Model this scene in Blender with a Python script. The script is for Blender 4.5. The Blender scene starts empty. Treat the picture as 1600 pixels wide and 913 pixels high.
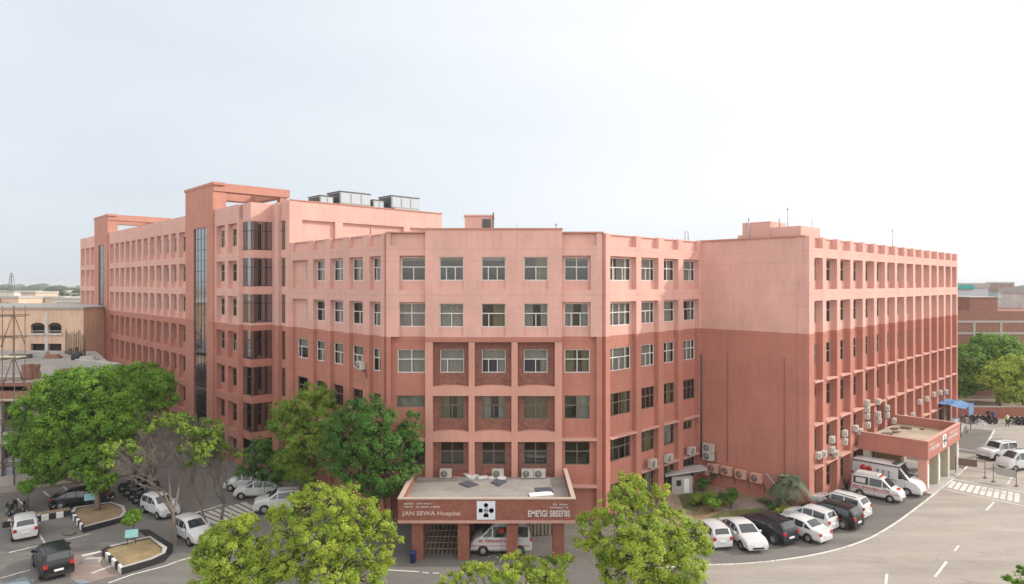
import bpy, bmesh, math, random
from mathutils import Vector, Matrix
R = math.radians
rnd = random.Random(7)
scn = bpy.context.scene
COL = scn.collection
# ---------------------------------------------------------------- camera, sky, sun, exposure
H = 18.45; F = 1030.0; HY = 443.0
cd = bpy.data.cameras.new('camera'); cam = bpy.data.objects.new('camera', cd); COL.objects.link(cam)
cam.location = (0, 0, H); cam.rotation_euler = (R(90), 0, 0)
cd.sensor_width = 36; cd.lens = 36*F/1600; cd.shift_y = -13.5/1600; cd.clip_start = 0.5; cd.clip_end = 9000
scn.camera = cam
SUN_A, SUN_B, SUN_TAN = 0.80, 0.60, 0.66          # along +U, along -V, tan(elevation)
CA, SA = math.cos(R(46.2)), math.sin(R(46.2))
U = Vector((SA, CA, 0)); V = Vector((-CA, SA, 0))
to_sun = (U*SUN_A - V*SUN_B); to_sun.z = SUN_TAN; to_sun.normalize()
sun_el = math.asin(to_sun.z); sun_az = math.atan2(to_sun.x, to_sun.y)
wd = bpy.data.worlds.new('World'); scn.world = wd; wd.use_nodes = True
nt = wd.node_tree; nt.nodes.clear()
sky = nt.nodes.new('ShaderNodeTexSky'); sky.sky_type = 'NISHITA'; sky.sun_disc = False
sky.sun_elevation = sun_el; sky.sun_rotation = sun_az; sky.altitude = 250; sky.air_density = 1.0; sky.dust_density = 4.5; sky.ozone_density = 1.0
tc = nt.nodes.new('ShaderNodeTexCoord'); mp = nt.nodes.new('ShaderNodeMapping'); mp.inputs['Scale'].default_value = (1.0, 2.2, 5.0); mp.inputs['Rotation'].default_value = (0, R(18), R(25))
nz = nt.nodes.new('ShaderNodeTexNoise'); nz.inputs['Scale'].default_value = 1.1; nz.inputs['Detail'].default_value = 5; nz.inputs['Roughness'].default_value = 0.5
rmp = nt.nodes.new('ShaderNodeValToRGB'); rmp.color_ramp.elements[0].position = 0.30; rmp.color_ramp.elements[0].color = (.80, .80, .80, 1); rmp.color_ramp.elements[1].position = 0.62; rmp.color_ramp.elements[1].color = (.92, .92, .92, 1)
mx = nt.nodes.new('ShaderNodeMix'); mx.data_type = 'RGBA'; mx.inputs['B'].default_value = (10.0, 10.1, 10.3, 1)
bgn = nt.nodes.new('ShaderNodeBackground'); bgn.inputs['Strength'].default_value = 0.15
wo = nt.nodes.new('ShaderNodeOutputWorld')
L_ = nt.links.new
L_(tc.outputs['Generated'], mp.inputs['Vector']); L_(mp.outputs['Vector'], nz.inputs['Vector']); L_(nz.outputs['Fac'], rmp.inputs['Fac'])
gd = nt.nodes.new('ShaderNodeVectorMath'); gd.operation = 'DOT_PRODUCT'; gd.inputs[1].default_value = Vector((.6, -.75, .28)).normalized()
gr = nt.nodes.new('ShaderNodeMapRange'); gr.inputs['From Min'].default_value = -1; gr.inputs['From Max'].default_value = 1
gm = nt.nodes.new('ShaderNodeMix'); gm.data_type = 'RGBA'; gm.inputs['A'].default_value = (6.0, 6.5, 7.1, 1); gm.inputs['B'].default_value = (14.5, 14.2, 13.8, 1)
L_(tc.outputs['Generated'], gd.inputs[0]); L_(gd.outputs['Value'], gr.inputs['Value']); L_(gr.outputs[0], gm.inputs['Factor']); L_(gm.outputs['Result'], mx.inputs['B'])
L_(rmp.outputs['Color'], mx.inputs['Factor']); L_(sky.outputs['Color'], mx.inputs['A']); L_(mx.outputs['Result'], bgn.inputs['Color']); L_(bgn.outputs[0], wo.inputs[0])
sl = bpy.data.lights.new('sun', 'SUN'); sl.energy = 3.5; sl.angle = R(0.8); sl.color = (1, .93, .84)
so = bpy.data.objects.new('sun', sl); COL.objects.link(so); so.location = (60, -20, 80)
so.rotation_euler = (-to_sun).to_track_quat('-Z', 'Y').to_euler()
vs = scn.view_settings; vs.view_transform = 'Standard'; vs.look = 'None'; vs.gamma = 1; vs.use_curve_mapping = False; vs.exposure = -0.2
scn.cycles.max_bounces = 6; scn.cycles.transparent_max_bounces = 12
scn.cycles.use_denoising = True
# ---------------------------------------------------------------- coordinates
def W(u, v, z=0.0):
    p = U*u + V*v; return Vector((p.x, p.y, z))
def G(px, py, z=0.0):                             # point at height z seen in direction (px, py)
    d = (H - z)*F/(py - HY); return Vector(((px-800)/F*d, d, z))
def at_v(px, py, v):                              # point on the vertical plane v = const
    r = (px-800)/F; u = (CA*v + SA*v*r)/(SA - CA*r); d = CA*u + SA*v
    return u, H - (py-HY)*d/F
def at_u(px, py, u):
    r = (px-800)/F; v = (SA*u - CA*u*r)/(CA + SA*r); d = CA*u + SA*v
    return v, H - (py-HY)*d/F
# ---------------------------------------------------------------- materials
def base(name):
    m = bpy.data.materials.new(name); m.use_nodes = True
    return m, m.node_tree, m.node_tree.nodes['Principled BSDF']
def N(t, k, **kw):
    n = t.nodes.new(k)
    for a, b in kw.items():
        if a in n.inputs: n.inputs[a].default_value = b
        else: setattr(n, a, b)
    return n
def col4(c): return (c[0], c[1], c[2], 1)
def plain(name, c, rough=.6, metal=0, var=.12, scale=3.0, bump=0, coat=0, spec=.5):
    m, t, b = base(name)
    b.inputs['Roughness'].default_value = rough; b.inputs['Metallic'].default_value = metal; b.inputs['Specular IOR Level'].default_value = spec
    if coat: b.inputs['Coat Weight'].default_value = coat; b.inputs['Coat Roughness'].default_value = .05
    if var:
        g = N(t, 'ShaderNodeTexCoord'); n = N(t, 'ShaderNodeTexNoise', Scale=scale, Detail=6.0, Roughness=.65)
        r = N(t, 'ShaderNodeMix', data_type='RGBA')
        r.inputs['A'].default_value = col4([x*(1-var) for x in c]); r.inputs['B'].default_value = col4([min(1, x*(1+var)) for x in c])
        t.links.new(g.outputs['Object'], n.inputs['Vector']); t.links.new(n.outputs['Fac'], r.inputs['Factor']); t.links.new(r.outputs['Result'], b.inputs['Base Color'])
        if bump:
            bp = N(t, 'ShaderNodeBump', Strength=bump, Distance=.02); t.links.new(n.outputs['Fac'], bp.inputs['Height']); t.links.new(bp.outputs[0], b.inputs['Normal'])
    else: b.inputs['Base Color'].default_value = col4(c)
    return m
def stained(name, c1, c2, zsplit=None, dirt=.06, joints=True):
    """wall paint in two coats, weather streaks running down, faint shutter joints"""
    m, t, b = base(name); b.inputs['Roughness'].default_value = .85; b.inputs['Specular IOR Level'].default_value = .25
    g = N(t, 'ShaderNodeNewGeometry'); sp = N(t, 'ShaderNodeSeparateXYZ'); t.links.new(g.outputs['Position'], sp.inputs[0])
    mp = N(t, 'ShaderNodeMapping'); mp.inputs['Scale'].default_value = (2.2, 2.2, .3); t.links.new(g.outputs['Position'], mp.inputs[0])
    n1 = N(t, 'ShaderNodeTexNoise', Scale=1.0, Detail=6.0, Roughness=.7); t.links.new(mp.outputs[0], n1.inputs['Vector'])
    n2 = N(t, 'ShaderNodeTexNoise', Scale=.35, Detail=5.0, Roughness=.6); t.links.new(g.outputs['Position'], n2.inputs['Vector'])
    n3 = N(t, 'ShaderNodeTexNoise', Scale=14.0, Detail=3.0); t.links.new(g.outputs['Position'], n3.inputs['Vector'])
    if zsplit is not None:
        gt = N(t, 'ShaderNodeMath', operation='GREATER_THAN'); gt.inputs[1].default_value = zsplit; t.links.new(sp.outputs['Z'], gt.inputs[0])
        a = N(t, 'ShaderNodeMix', data_type='RGBA'); a.inputs['A'].default_value = col4(c2); a.inputs['B'].default_value = col4(c1)
        t.links.new(gt.outputs[0], a.inputs['Factor']); colr = a.outputs['Result']
    else:
        a = N(t, 'ShaderNodeRGB'); a.outputs[0].default_value = col4(c1); colr = a.outputs[0]
    rp = N(t, 'ShaderNodeMapRange'); rp.inputs['From Min'].default_value = .42; rp.inputs['From Max'].default_value = .75; rp.inputs['To Min'].default_value = 1.04; rp.inputs['To Max'].default_value = 1-dirt
    t.links.new(n1.outputs['Fac'], rp.inputs['Value'])
    rp2 = N(t, 'ShaderNodeMapRange'); rp2.inputs['From Min'].default_value = .3; rp2.inputs['From Max'].default_value = .7; rp2.inputs['To Min'].default_value = .9; rp2.inputs['To Max'].default_value = 1.07
    t.links.new(n2.outputs['Fac'], rp2.inputs['Value'])
    ml = N(t, 'ShaderNodeMath', operation='MULTIPLY'); t.links.new(rp.outputs[0], ml.inputs[0]); t.links.new(rp2.outputs[0], ml.inputs[1])
    out = ml.outputs[0]
    if zsplit is not None:
        sb = N(t, 'ShaderNodeMath', operation='SUBTRACT'); sb.inputs[1].default_value = .67; t.links.new(sp.outputs['Z'], sb.inputs[0]); d3 = N(t, 'ShaderNodeMath', operation='DIVIDE'); d3.inputs[1].default_value = 3.6; t.links.new(sb.outputs[0], d3.inputs[0])
        f3 = N(t, 'ShaderNodeMath', operation='FRACT'); t.links.new(d3.outputs[0], f3.inputs[0])
        g3 = N(t, 'ShaderNodeMapRange'); g3.inputs['From Min'].default_value = .55; g3.inputs['From Max'].default_value = 1; t.links.new(f3.outputs[0], g3.inputs['Value'])
        m3 = N(t, 'ShaderNodeMapping'); m3.inputs['Scale'].default_value = (4.5, 4.5, .12); t.links.new(g.outputs['Position'], m3.inputs[0])
        s3 = N(t, 'ShaderNodeTexNoise', Scale=1.0, Detail=4.0, Roughness=.6); t.links.new(m3.outputs[0], s3.inputs['Vector'])
        r3 = N(t, 'ShaderNodeMapRange'); r3.inputs['From Min'].default_value = .5; r3.inputs['From Max'].default_value = .75; r3.inputs['To Min'].default_value = 0; r3.inputs['To Max'].default_value = -.17; t.links.new(s3.outputs['Fac'], r3.inputs['Value'])
        k3 = N(t, 'ShaderNodeMath', operation='MULTIPLY'); t.links.new(g3.outputs[0], k3.inputs[0]); t.links.new(r3.outputs[0], k3.inputs[1])
        a3 = N(t, 'ShaderNodeMath', operation='ADD'); a3.inputs[1].default_value = 1.0; t.links.new(k3.outputs[0], a3.inputs[0])
        o3 = N(t, 'ShaderNodeMath', operation='MULTIPLY'); t.links.new(out, o3.inputs[0]); t.links.new(a3.outputs[0], o3.inputs[1]); out = o3.outputs[0]
    if joints:
        js = []
        for off in (.0, .95):
            of = N(t, 'ShaderNodeMath', operation='ADD'); of.inputs[1].default_value = off+.5; dv = N(t, 'ShaderNodeMath', operation='DIVIDE'); dv.inputs[1].default_value = 3.6; fm = N(t, 'ShaderNodeMath', operation='FRACT')
            t.links.new(sp.outputs['Z'], of.inputs[0]); t.links.new(of.outputs[0], dv.inputs[0]); t.links.new(dv.outputs[0], fm.inputs[0])
            lt = N(t, 'ShaderNodeMath', operation='LESS_THAN'); lt.inputs[1].default_value = .011; t.links.new(fm.outputs[0], lt.inputs[0]); js.append(lt)
        sj = N(t, 'ShaderNodeMath', operation='ADD'); t.links.new(js[0].outputs[0], sj.inputs[0]); t.links.new(js[1].outputs[0], sj.inputs[1])
        ma = N(t, 'ShaderNodeMath', operation='MULTIPLY_ADD'); ma.inputs[1].default_value = -.16; ma.inputs[2].default_value = 1.0; t.links.new(sj.outputs[0], ma.inputs[0])
        m2 = N(t, 'ShaderNodeMath', operation='MULTIPLY'); t.links.new(out, m2.inputs[0]); t.links.new(ma.outputs[0], m2.inputs[1]); out = m2.outputs[0]
    vm = N(t, 'ShaderNodeVectorMath', operation='SCALE'); t.links.new(colr, vm.inputs[0]); t.links.new(out, vm.inputs['Scale']); t.links.new(vm.outputs[0], b.inputs['Base Color'])
    bp = N(t, 'ShaderNodeBump', Strength=.25, Distance=.02); t.links.new(n3.outputs['Fac'], bp.inputs['Height']); t.links.new(bp.outputs[0], b.inputs['Normal'])
    return m
def bricks(name, c1, c2, cm, scale=1.0, vertical=True):
    m, t, b = base(name); b.inputs['Roughness'].default_value = .9; b.inputs['Specular IOR Level'].default_value = .2
    g = N(t, 'ShaderNodeNewGeometry'); sp = N(t, 'ShaderNodeSeparateXYZ'); t.links.new(g.outputs['Position'], sp.inputs[0])
    ad = N(t, 'ShaderNodeMath', operation='ADD'); cb = N(t, 'ShaderNodeCombineXYZ')
    t.links.new(sp.outputs['X'], ad.inputs[0]); t.links.new(sp.outputs['Y'], ad.inputs[1]); t.links.new(ad.outputs[0], cb.inputs[0]); t.links.new(sp.outputs['Z'], cb.inputs[1])
    br = N(t, 'ShaderNodeTexBrick'); br.inputs['Scale'].default_value = 1/scale; br.inputs['Brick Width'].default_value = .24; br.inputs['Row Height'].default_value = .085; br.inputs['Mortar Size'].default_value = .008
    br.inputs['Color1'].default_value = col4(c1); br.inputs['Color2'].default_value = col4(c2); br.inputs['Mortar'].default_value = col4(cm); br.inputs['Bias'].default_value = -.1
    t.links.new(cb.outputs[0], br.inputs['Vector'])
    n = N(t, 'ShaderNodeTexNoise', Scale=2.0, Detail=6.0, Roughness=.7); t.links.new(g.outputs['Position'], n.inputs['Vector'])
    rp = N(t, 'ShaderNodeMapRange'); rp.inputs['To Min'].default_value = .65; rp.inputs['To Max'].default_value = 1.35; t.links.new(n.outputs['Fac'], rp.inputs['Value'])
    vm = N(t, 'ShaderNodeVectorMath', operation='SCALE'); t.links.new(br.outputs['Color'], vm.inputs[0]); t.links.new(rp.outputs[0], vm.inputs['Scale']); t.links.new(vm.outputs[0], b.inputs['Base Color'])
    return m
def ground_mat(name, c1, c2, s=.12, fine=9.0, dark=None, rough=.92):
    m, t, b = base(name); b.inputs['Roughness'].default_value = rough; b.inputs['Specular IOR Level'].default_value = .2
    g = N(t, 'ShaderNodeNewGeometry')
    n = N(t, 'ShaderNodeTexNoise', Scale=s, Detail=8.0, Roughness=.65); t.links.new(g.outputs['Position'], n.inputs['Vector'])
    f = N(t, 'ShaderNodeTexNoise', Scale=fine, Detail=4.0, Roughness=.7); t.links.new(g.outputs['Position'], f.inputs['Vector'])
    cr = N(t, 'ShaderNodeValToRGB'); cr.color_ramp.elements[0].position = .33; cr.color_ramp.elements[1].position = .68
    cr.color_ramp.elements[0].color = col4(c1); cr.color_ramp.elements[1].color = col4(c2); t.links.new(n.outputs['Fac'], cr.inputs['Fac'])
    rp = N(t, 'ShaderNodeMapRange'); rp.inputs['To Min'].default_value = .72; rp.inputs['To Max'].default_value = 1.28; t.links.new(f.outputs['Fac'], rp.inputs['Value'])
    vm = N(t, 'ShaderNodeVectorMath', operation='SCALE'); t.links.new(cr.outputs['Color'], vm.inputs[0]); t.links.new(rp.outputs[0], vm.inputs['Scale'])
    colr = vm.outputs[0]
    # oil stains and tyre wear
    mp = N(t, 'ShaderNodeMapping'); mp.inputs['Scale'].default_value = (.5, 1.1, 1); mp.inputs['Rotation'].default_value = (0, 0, R(35)); t.links.new(g.outputs['Position'], mp.inputs[0])
    n4 = N(t, 'ShaderNodeTexNoise', Scale=.7, Detail=7.0, Roughness=.75, Distortion=.8); t.links.new(mp.outputs[0], n4.inputs['Vector'])
    r4 = N(t, 'ShaderNodeMapRange'); r4.inputs['From Min'].default_value = .58; r4.inputs['From Max'].default_value = .78; r4.inputs['To Min'].default_value = 1; r4.inputs['To Max'].default_value = .62; t.links.new(n4.outputs['Fac'], r4.inputs['Value'])
    v2 = N(t, 'ShaderNodeVectorMath', operation='SCALE'); t.links.new(colr, v2.inputs[0]); t.links.new(r4.outputs[0], v2.inputs['Scale'])
    vo = N(t, 'ShaderNodeTexVoronoi', feature='DISTANCE_TO_EDGE', Scale=.22); ds = N(t, 'ShaderNodeVectorMath', operation='ADD'); nd = N(t, 'ShaderNodeTexNoise', Scale=.9, Detail=5.0)
    t.links.new(g.outputs['Position'], nd.inputs['Vector']); t.links.new(g.outputs['Position'], ds.inputs[0]); t.links.new(nd.outputs['Color'], ds.inputs[1]); t.links.new(ds.outputs[0], vo.inputs['Vector'])
    rc = N(t, 'ShaderNodeMapRange'); rc.inputs['From Max'].default_value = .010; rc.inputs['To Min'].default_value = .90; rc.inputs['To Max'].default_value = 1; t.links.new(vo.outputs['Distance'], rc.inputs['Value'])
    nw = N(t, 'ShaderNodeTexNoise', Scale=.35, Detail=4.0, Roughness=.6); mw = N(t, 'ShaderNodeMapping'); mw.inputs['Rotation'].default_value = (0, 0, R(-38)); mw.inputs['Scale'].default_value = (.25, 1.6, 1); t.links.new(g.outputs['Position'], mw.inputs[0]); t.links.new(mw.outputs[0], nw.inputs['Vector'])
    rw = N(t, 'ShaderNodeMapRange'); rw.inputs['From Min'].default_value = .35; rw.inputs['From Max'].default_value = .65; rw.inputs['To Min'].default_value = .86; rw.inputs['To Max'].default_value = 1.08; t.links.new(nw.outputs['Fac'], rw.inputs['Value'])
    mm_ = N(t, 'ShaderNodeMath', operation='MULTIPLY'); t.links.new(rc.outputs[0], mm_.inputs[0]); t.links.new(rw.outputs[0], mm_.inputs[1])
    v3 = N(t, 'ShaderNodeVectorMath', operation='SCALE'); t.links.new(v2.outputs[0], v3.inputs[0]); t.links.new(mm_.outputs[0], v3.inputs['Scale'])
    t.links.new(v3.outputs[0], b.inputs['Base Color'])
    bp = N(t, 'ShaderNodeBump', Strength=.35, Distance=.01); t.links.new(f.outputs['Fac'], bp.inputs['Height']); t.links.new(bp.outputs[0], b.inputs['Normal'])
    return m
def leaf_mat(name, c1, c2, scale=.9, trans=.35):
    m, t, b = base(name); b.inputs['Roughness'].default_value = .55; b.inputs['Specular IOR Level'].default_value = .3
    oi = N(t, 'ShaderNodeNewGeometry'); n = N(t, 'ShaderNodeTexNoise', Scale=scale, Detail=3.0); t.links.new(oi.outputs['Position'], n.inputs['Vector'])
    ad = N(t, 'ShaderNodeMath', operation='MULTIPLY_ADD'); ad.inputs[1].default_value = .18; t.links.new(oi.outputs['Random Per Island'], ad.inputs[0])
    sb = N(t, 'ShaderNodeMath', operation='SUBTRACT'); sb.inputs[1].default_value = .08; t.links.new(n.outputs['Fac'], sb.inputs[0]); t.links.new(sb.outputs[0], ad.inputs[2])
    cr = N(t, 'ShaderNodeValToRGB'); cr.color_ramp.elements[0].position = .25; cr.color_ramp.elements[1].position = .75
    cr.color_ramp.elements[0].color = col4(c1); cr.color_ramp.elements[1].color = col4(c2); t.links.new(ad.outputs[0], cr.inputs['Fac']); t.links.new(cr.outputs['Color'], b.inputs['Base Color'])
    tr = N(t, 'ShaderNodeBsdfTranslucent'); t.links.new(cr.outputs['Color'], tr.inputs['Color'])
    mxs = N(t, 'ShaderNodeMixShader'); mxs.inputs[0].default_value = trans
    o = t.nodes['Material Output']; t.links.new(b.outputs[0], mxs.inputs[1]); t.links.new(tr.outputs[0], mxs.inputs[2]); t.links.new(mxs.outputs[0], o.inputs['Surface'])
    return m
def glass_mat(name, tint, refl=.12, rough=.03):
    m = bpy.data.materials.new(name); m.use_nodes = True; t = m.node_tree; t.nodes.clear()
    o = N(t, 'ShaderNodeOutputMaterial'); tr = N(t, 'ShaderNodeBsdfTransparent', Color=col4(tint)); gl = N(t, 'ShaderNodeBsdfGlossy', Roughness=rough, Color=(.9, .93, .95, 1))
    lw = N(t, 'ShaderNodeLayerWeight', Blend=.25); ma = N(t, 'ShaderNodeMath', operation='MULTIPLY_ADD'); ma.inputs[1].default_value = .7; ma.inputs[2].default_value = refl
    t.links.new(lw.outputs['Fresnel'], ma.inputs[0]); ms = N(t, 'ShaderNodeMixShader'); t.links.new(ma.outputs[0], ms.inputs[0]); t.links.new(tr.outputs[0], ms.inputs[1]); t.links.new(gl.outputs[0], ms.inputs[2]); t.links.new(ms.outputs[0], o.inputs[0])
    g = N(t, 'ShaderNodeNewGeometry'); n = N(t, 'ShaderNodeTexNoise', Scale=.8, Detail=2.0); bp = N(t, 'ShaderNodeBump', Strength=.08, Distance=.05)
    t.links.new(g.outputs['Position'], n.inputs['Vector']); t.links.new(n.outputs['Fac'], bp.inputs['Height']); t.links.new(bp.outputs[0], gl.inputs['Normal'])
    return m
def worn_line():
    m, t, b = base('road_line'); b.inputs['Roughness'].default_value = .85
    g = N(t, 'ShaderNodeNewGeometry'); n = N(t, 'ShaderNodeTexNoise', Scale=5.0, Detail=8.0, Roughness=.75); t.links.new(g.outputs['Position'], n.inputs['Vector'])
    n2 = N(t, 'ShaderNodeTexNoise', Scale=.5, Detail=3.0); t.links.new(g.outputs['Position'], n2.inputs['Vector'])
    ad = N(t, 'ShaderNodeMath', operation='MULTIPLY_ADD'); ad.inputs[1].default_value = .6; t.links.new(n2.outputs['Fac'], ad.inputs[0]); t.links.new(n.outputs['Fac'], ad.inputs[2])
    cr = N(t, 'ShaderNodeValToRGB'); cr.color_ramp.elements[0].position = .78; cr.color_ramp.elements[0].color = (.70, .67, .62, 1); cr.color_ramp.elements[1].position = .98; cr.color_ramp.elements[1].color = (.34, .30, .26, 1)
    t.links.new(ad.outputs[0], cr.inputs['Fac']); t.links.new(cr.outputs['Color'], b.inputs['Base Color']); return m
PINK = (.70, .412, .352); TERRA = (.475, .203, .154)
M = dict(
 wall=stained('wall_paint', PINK, TERRA, 14.3), tower=stained('tower_paint', (.53, .25, .19), (.47, .21, .16), 14.3), terra=stained('terracotta_paint', (.46, .19, .145), None, None), terra_light=stained('terracotta_light', (.60, .31, .245), None, None, joints=False),
 ledge=plain('ledge', (.58, .33, .27), .85, var=.2), brick=bricks('brick_panel', (.30, .125, .095), (.17, .07, .055), (.30, .17, .13)),
 brickred=bricks('porch_brick', (.33, .12, .085), (.25, .09, .065), (.31, .15, .115)), brickfar=bricks('raw_brick', (.33, .16, .115), (.27, .13, .10), (.30, .19, .15)),
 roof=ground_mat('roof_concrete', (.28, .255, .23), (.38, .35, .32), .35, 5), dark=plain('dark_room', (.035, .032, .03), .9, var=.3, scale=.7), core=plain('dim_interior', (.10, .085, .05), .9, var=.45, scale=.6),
 white_frame=plain('white_frame', (.72, .72, .70), .45, var=.06), grey_frame=plain('grey_frame', (.40, .36, .33), .5, var=.1), dark_frame=plain('brown_frame', (.20, .16, .13), .5, var=.1), black_frame=plain('black_frame', (.03, .03, .03), .4, var=0),
 pane=glass_mat('window_glass', (.80, .83, .80), .07), tint=glass_mat('tinted_glass', (.16, .165, .165), .36, .015),
 cur_grey=plain('grey_curtain', (.46, .45, .43), .9, var=.15), cur_olive=plain('olive_curtain', (.30, .26, .14), .9, var=.2), cur_blue=plain('blue_curtain', (.02, .03, .09), .9, var=.2),
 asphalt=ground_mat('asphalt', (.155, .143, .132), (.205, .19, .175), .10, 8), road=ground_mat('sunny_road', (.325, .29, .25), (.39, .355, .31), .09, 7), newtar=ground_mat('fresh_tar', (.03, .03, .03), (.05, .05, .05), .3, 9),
 dirt=ground_mat('dust_ground', (.30, .23, .17), (.38, .30, .23), .03, 2), pave=ground_mat('paving', (.24, .20, .17), (.32, .27, .23), .5, 6), conc=plain('concrete', (.42, .40, .37), .9, var=.2, scale=1.2, bump=.3), soil=ground_mat('soil', (.22, .15, .09), (.32, .23, .14), .8, 6),
 straw=ground_mat('straw_soil', (.22, .16, .085), (.34, .26, .14), .9, 7), grass=ground_mat('dry_grass', (.075, .10, .03), (.15, .155, .055), .5, 8), white=plain('white_paint', (.78, .78, .76), .6, var=.08, scale=4), black=plain('black_paint', (.022, .022, .024), .6, var=.2),
 paintline=worn_line(), metal=plain('galvanised', (.42, .42, .41), .45, .6, var=.15), darkmetal=plain('dark_metal', (.10, .10, .10), .5, .5, var=.15), rust=plain('rusty_steel', (.17, .11, .08), .8, .2, var=.3),
 acwhite=plain('ac_white', (.52, .48, .44), .5, var=.1), acpink=plain('ac_painted_pink', (.62, .36, .29), .7, var=.1), rubber=plain('tyre_rubber', (.02, .02, .02), .8, var=0), alloy=plain('alloy', (.55, .55, .56), .35, .7, var=0),
 carwhite=plain('car_white', (.62, .62, .62), .3, var=.03, coat=.6), carblack=plain('car_black', (.009, .009, .011), .3, var=0, coat=.35, spec=.35), carnavy=plain('car_navy', (.012, .015, .022), .3, var=0, coat=.35, spec=.35), cargrey=plain('car_bluegrey', (.20, .25, .29), .3, .3, var=0, coat=.6),
 carglass=plain('car_glass', (.03, .035, .04), .06, var=0, spec=.9), trim=plain('black_trim', (.02, .02, .02), .6, var=0), lampw=plain('clear_lamp', (.7, .72, .74), .1, var=0, spec=.9), lampr=plain('red_lamp', (.45, .02, .015), .15, var=0, spec=.8),
 red=plain('red_vinyl', (.50, .03, .03), .4, var=0), blue=plain('blue_bin', (.02, .05, .16), .5, var=.1), tarp=plain('blue_tarp', (.10, .22, .42), .6, var=.2, scale=2), bark=plain('bark', (.17, .12, .085), .9, var=.3, scale=4, bump=.6), twig=plain('dry_twig', (.17, .14, .115), .9, var=.25, scale=2),
 leaf_lime=leaf_mat('leaf_lime', (.19, .32, .03), (.55, .62, .09), .9, .45), leaf_mid=leaf_mat('leaf_mid', (.075, .20, .016), (.25, .42, .035)), leaf_dark=leaf_mat('leaf_dark', (.045, .135, .022), (.14, .28, .045)), leaf_olive=leaf_mat('leaf_olive', (.12, .22, .022), (.30, .42, .05)), leaf_grey=leaf_mat('leaf_greygreen', (.13, .17, .10), (.24, .28, .18)), leaf_yellow=leaf_mat('leaf_yellow', (.30, .34, .04), (.48, .50, .09)),
 farleaf=leaf_mat('far_foliage', (.05, .085, .03), (.11, .15, .06), .03, .1), farwall=stained('cream_plaster', (.58, .50, .43), None, None, .2, False), farpink=stained('peach_plaster', (.74, .52, .38), None, None, .25, False), farwhite=stained('lime_white', (.66, .62, .57), None, None, .2, False), teal=plain('teal_sheet', (.05, .36, .34), .6, var=.15),
 sign=plain('sign_white', (.74, .77, .82), .5, var=.04), navy=plain('emblem_navy', (.05, .08, .14), .6, var=0), letters=plain('sign_letters', (.68, .52, .45), .6, var=0), lettersw=plain('white_letters', (.68, .63, .60), .6, var=0), slab=plain('dark_slab', (.085, .085, .115), .6, var=.15), skin=plain('skin', (.28, .15, .09), .6, var=0), hivis=plain('green_shirt', (.45, .55, .25), .8, var=.1), cloth=plain('dark_trousers', (.03, .03, .045), .9, var=.1), bluecloth=plain('blue_shirt', (.06, .10, .22), .8, var=.1), cyan=plain('cyan_box', (.25, .50, .52), .6, var=.15), hutwall=plain('hut_sheet', (.48, .53, .58), .5, var=.12), gazebo=plain('panel_beige', (.50, .44, .34), .8, var=.2))
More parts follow.
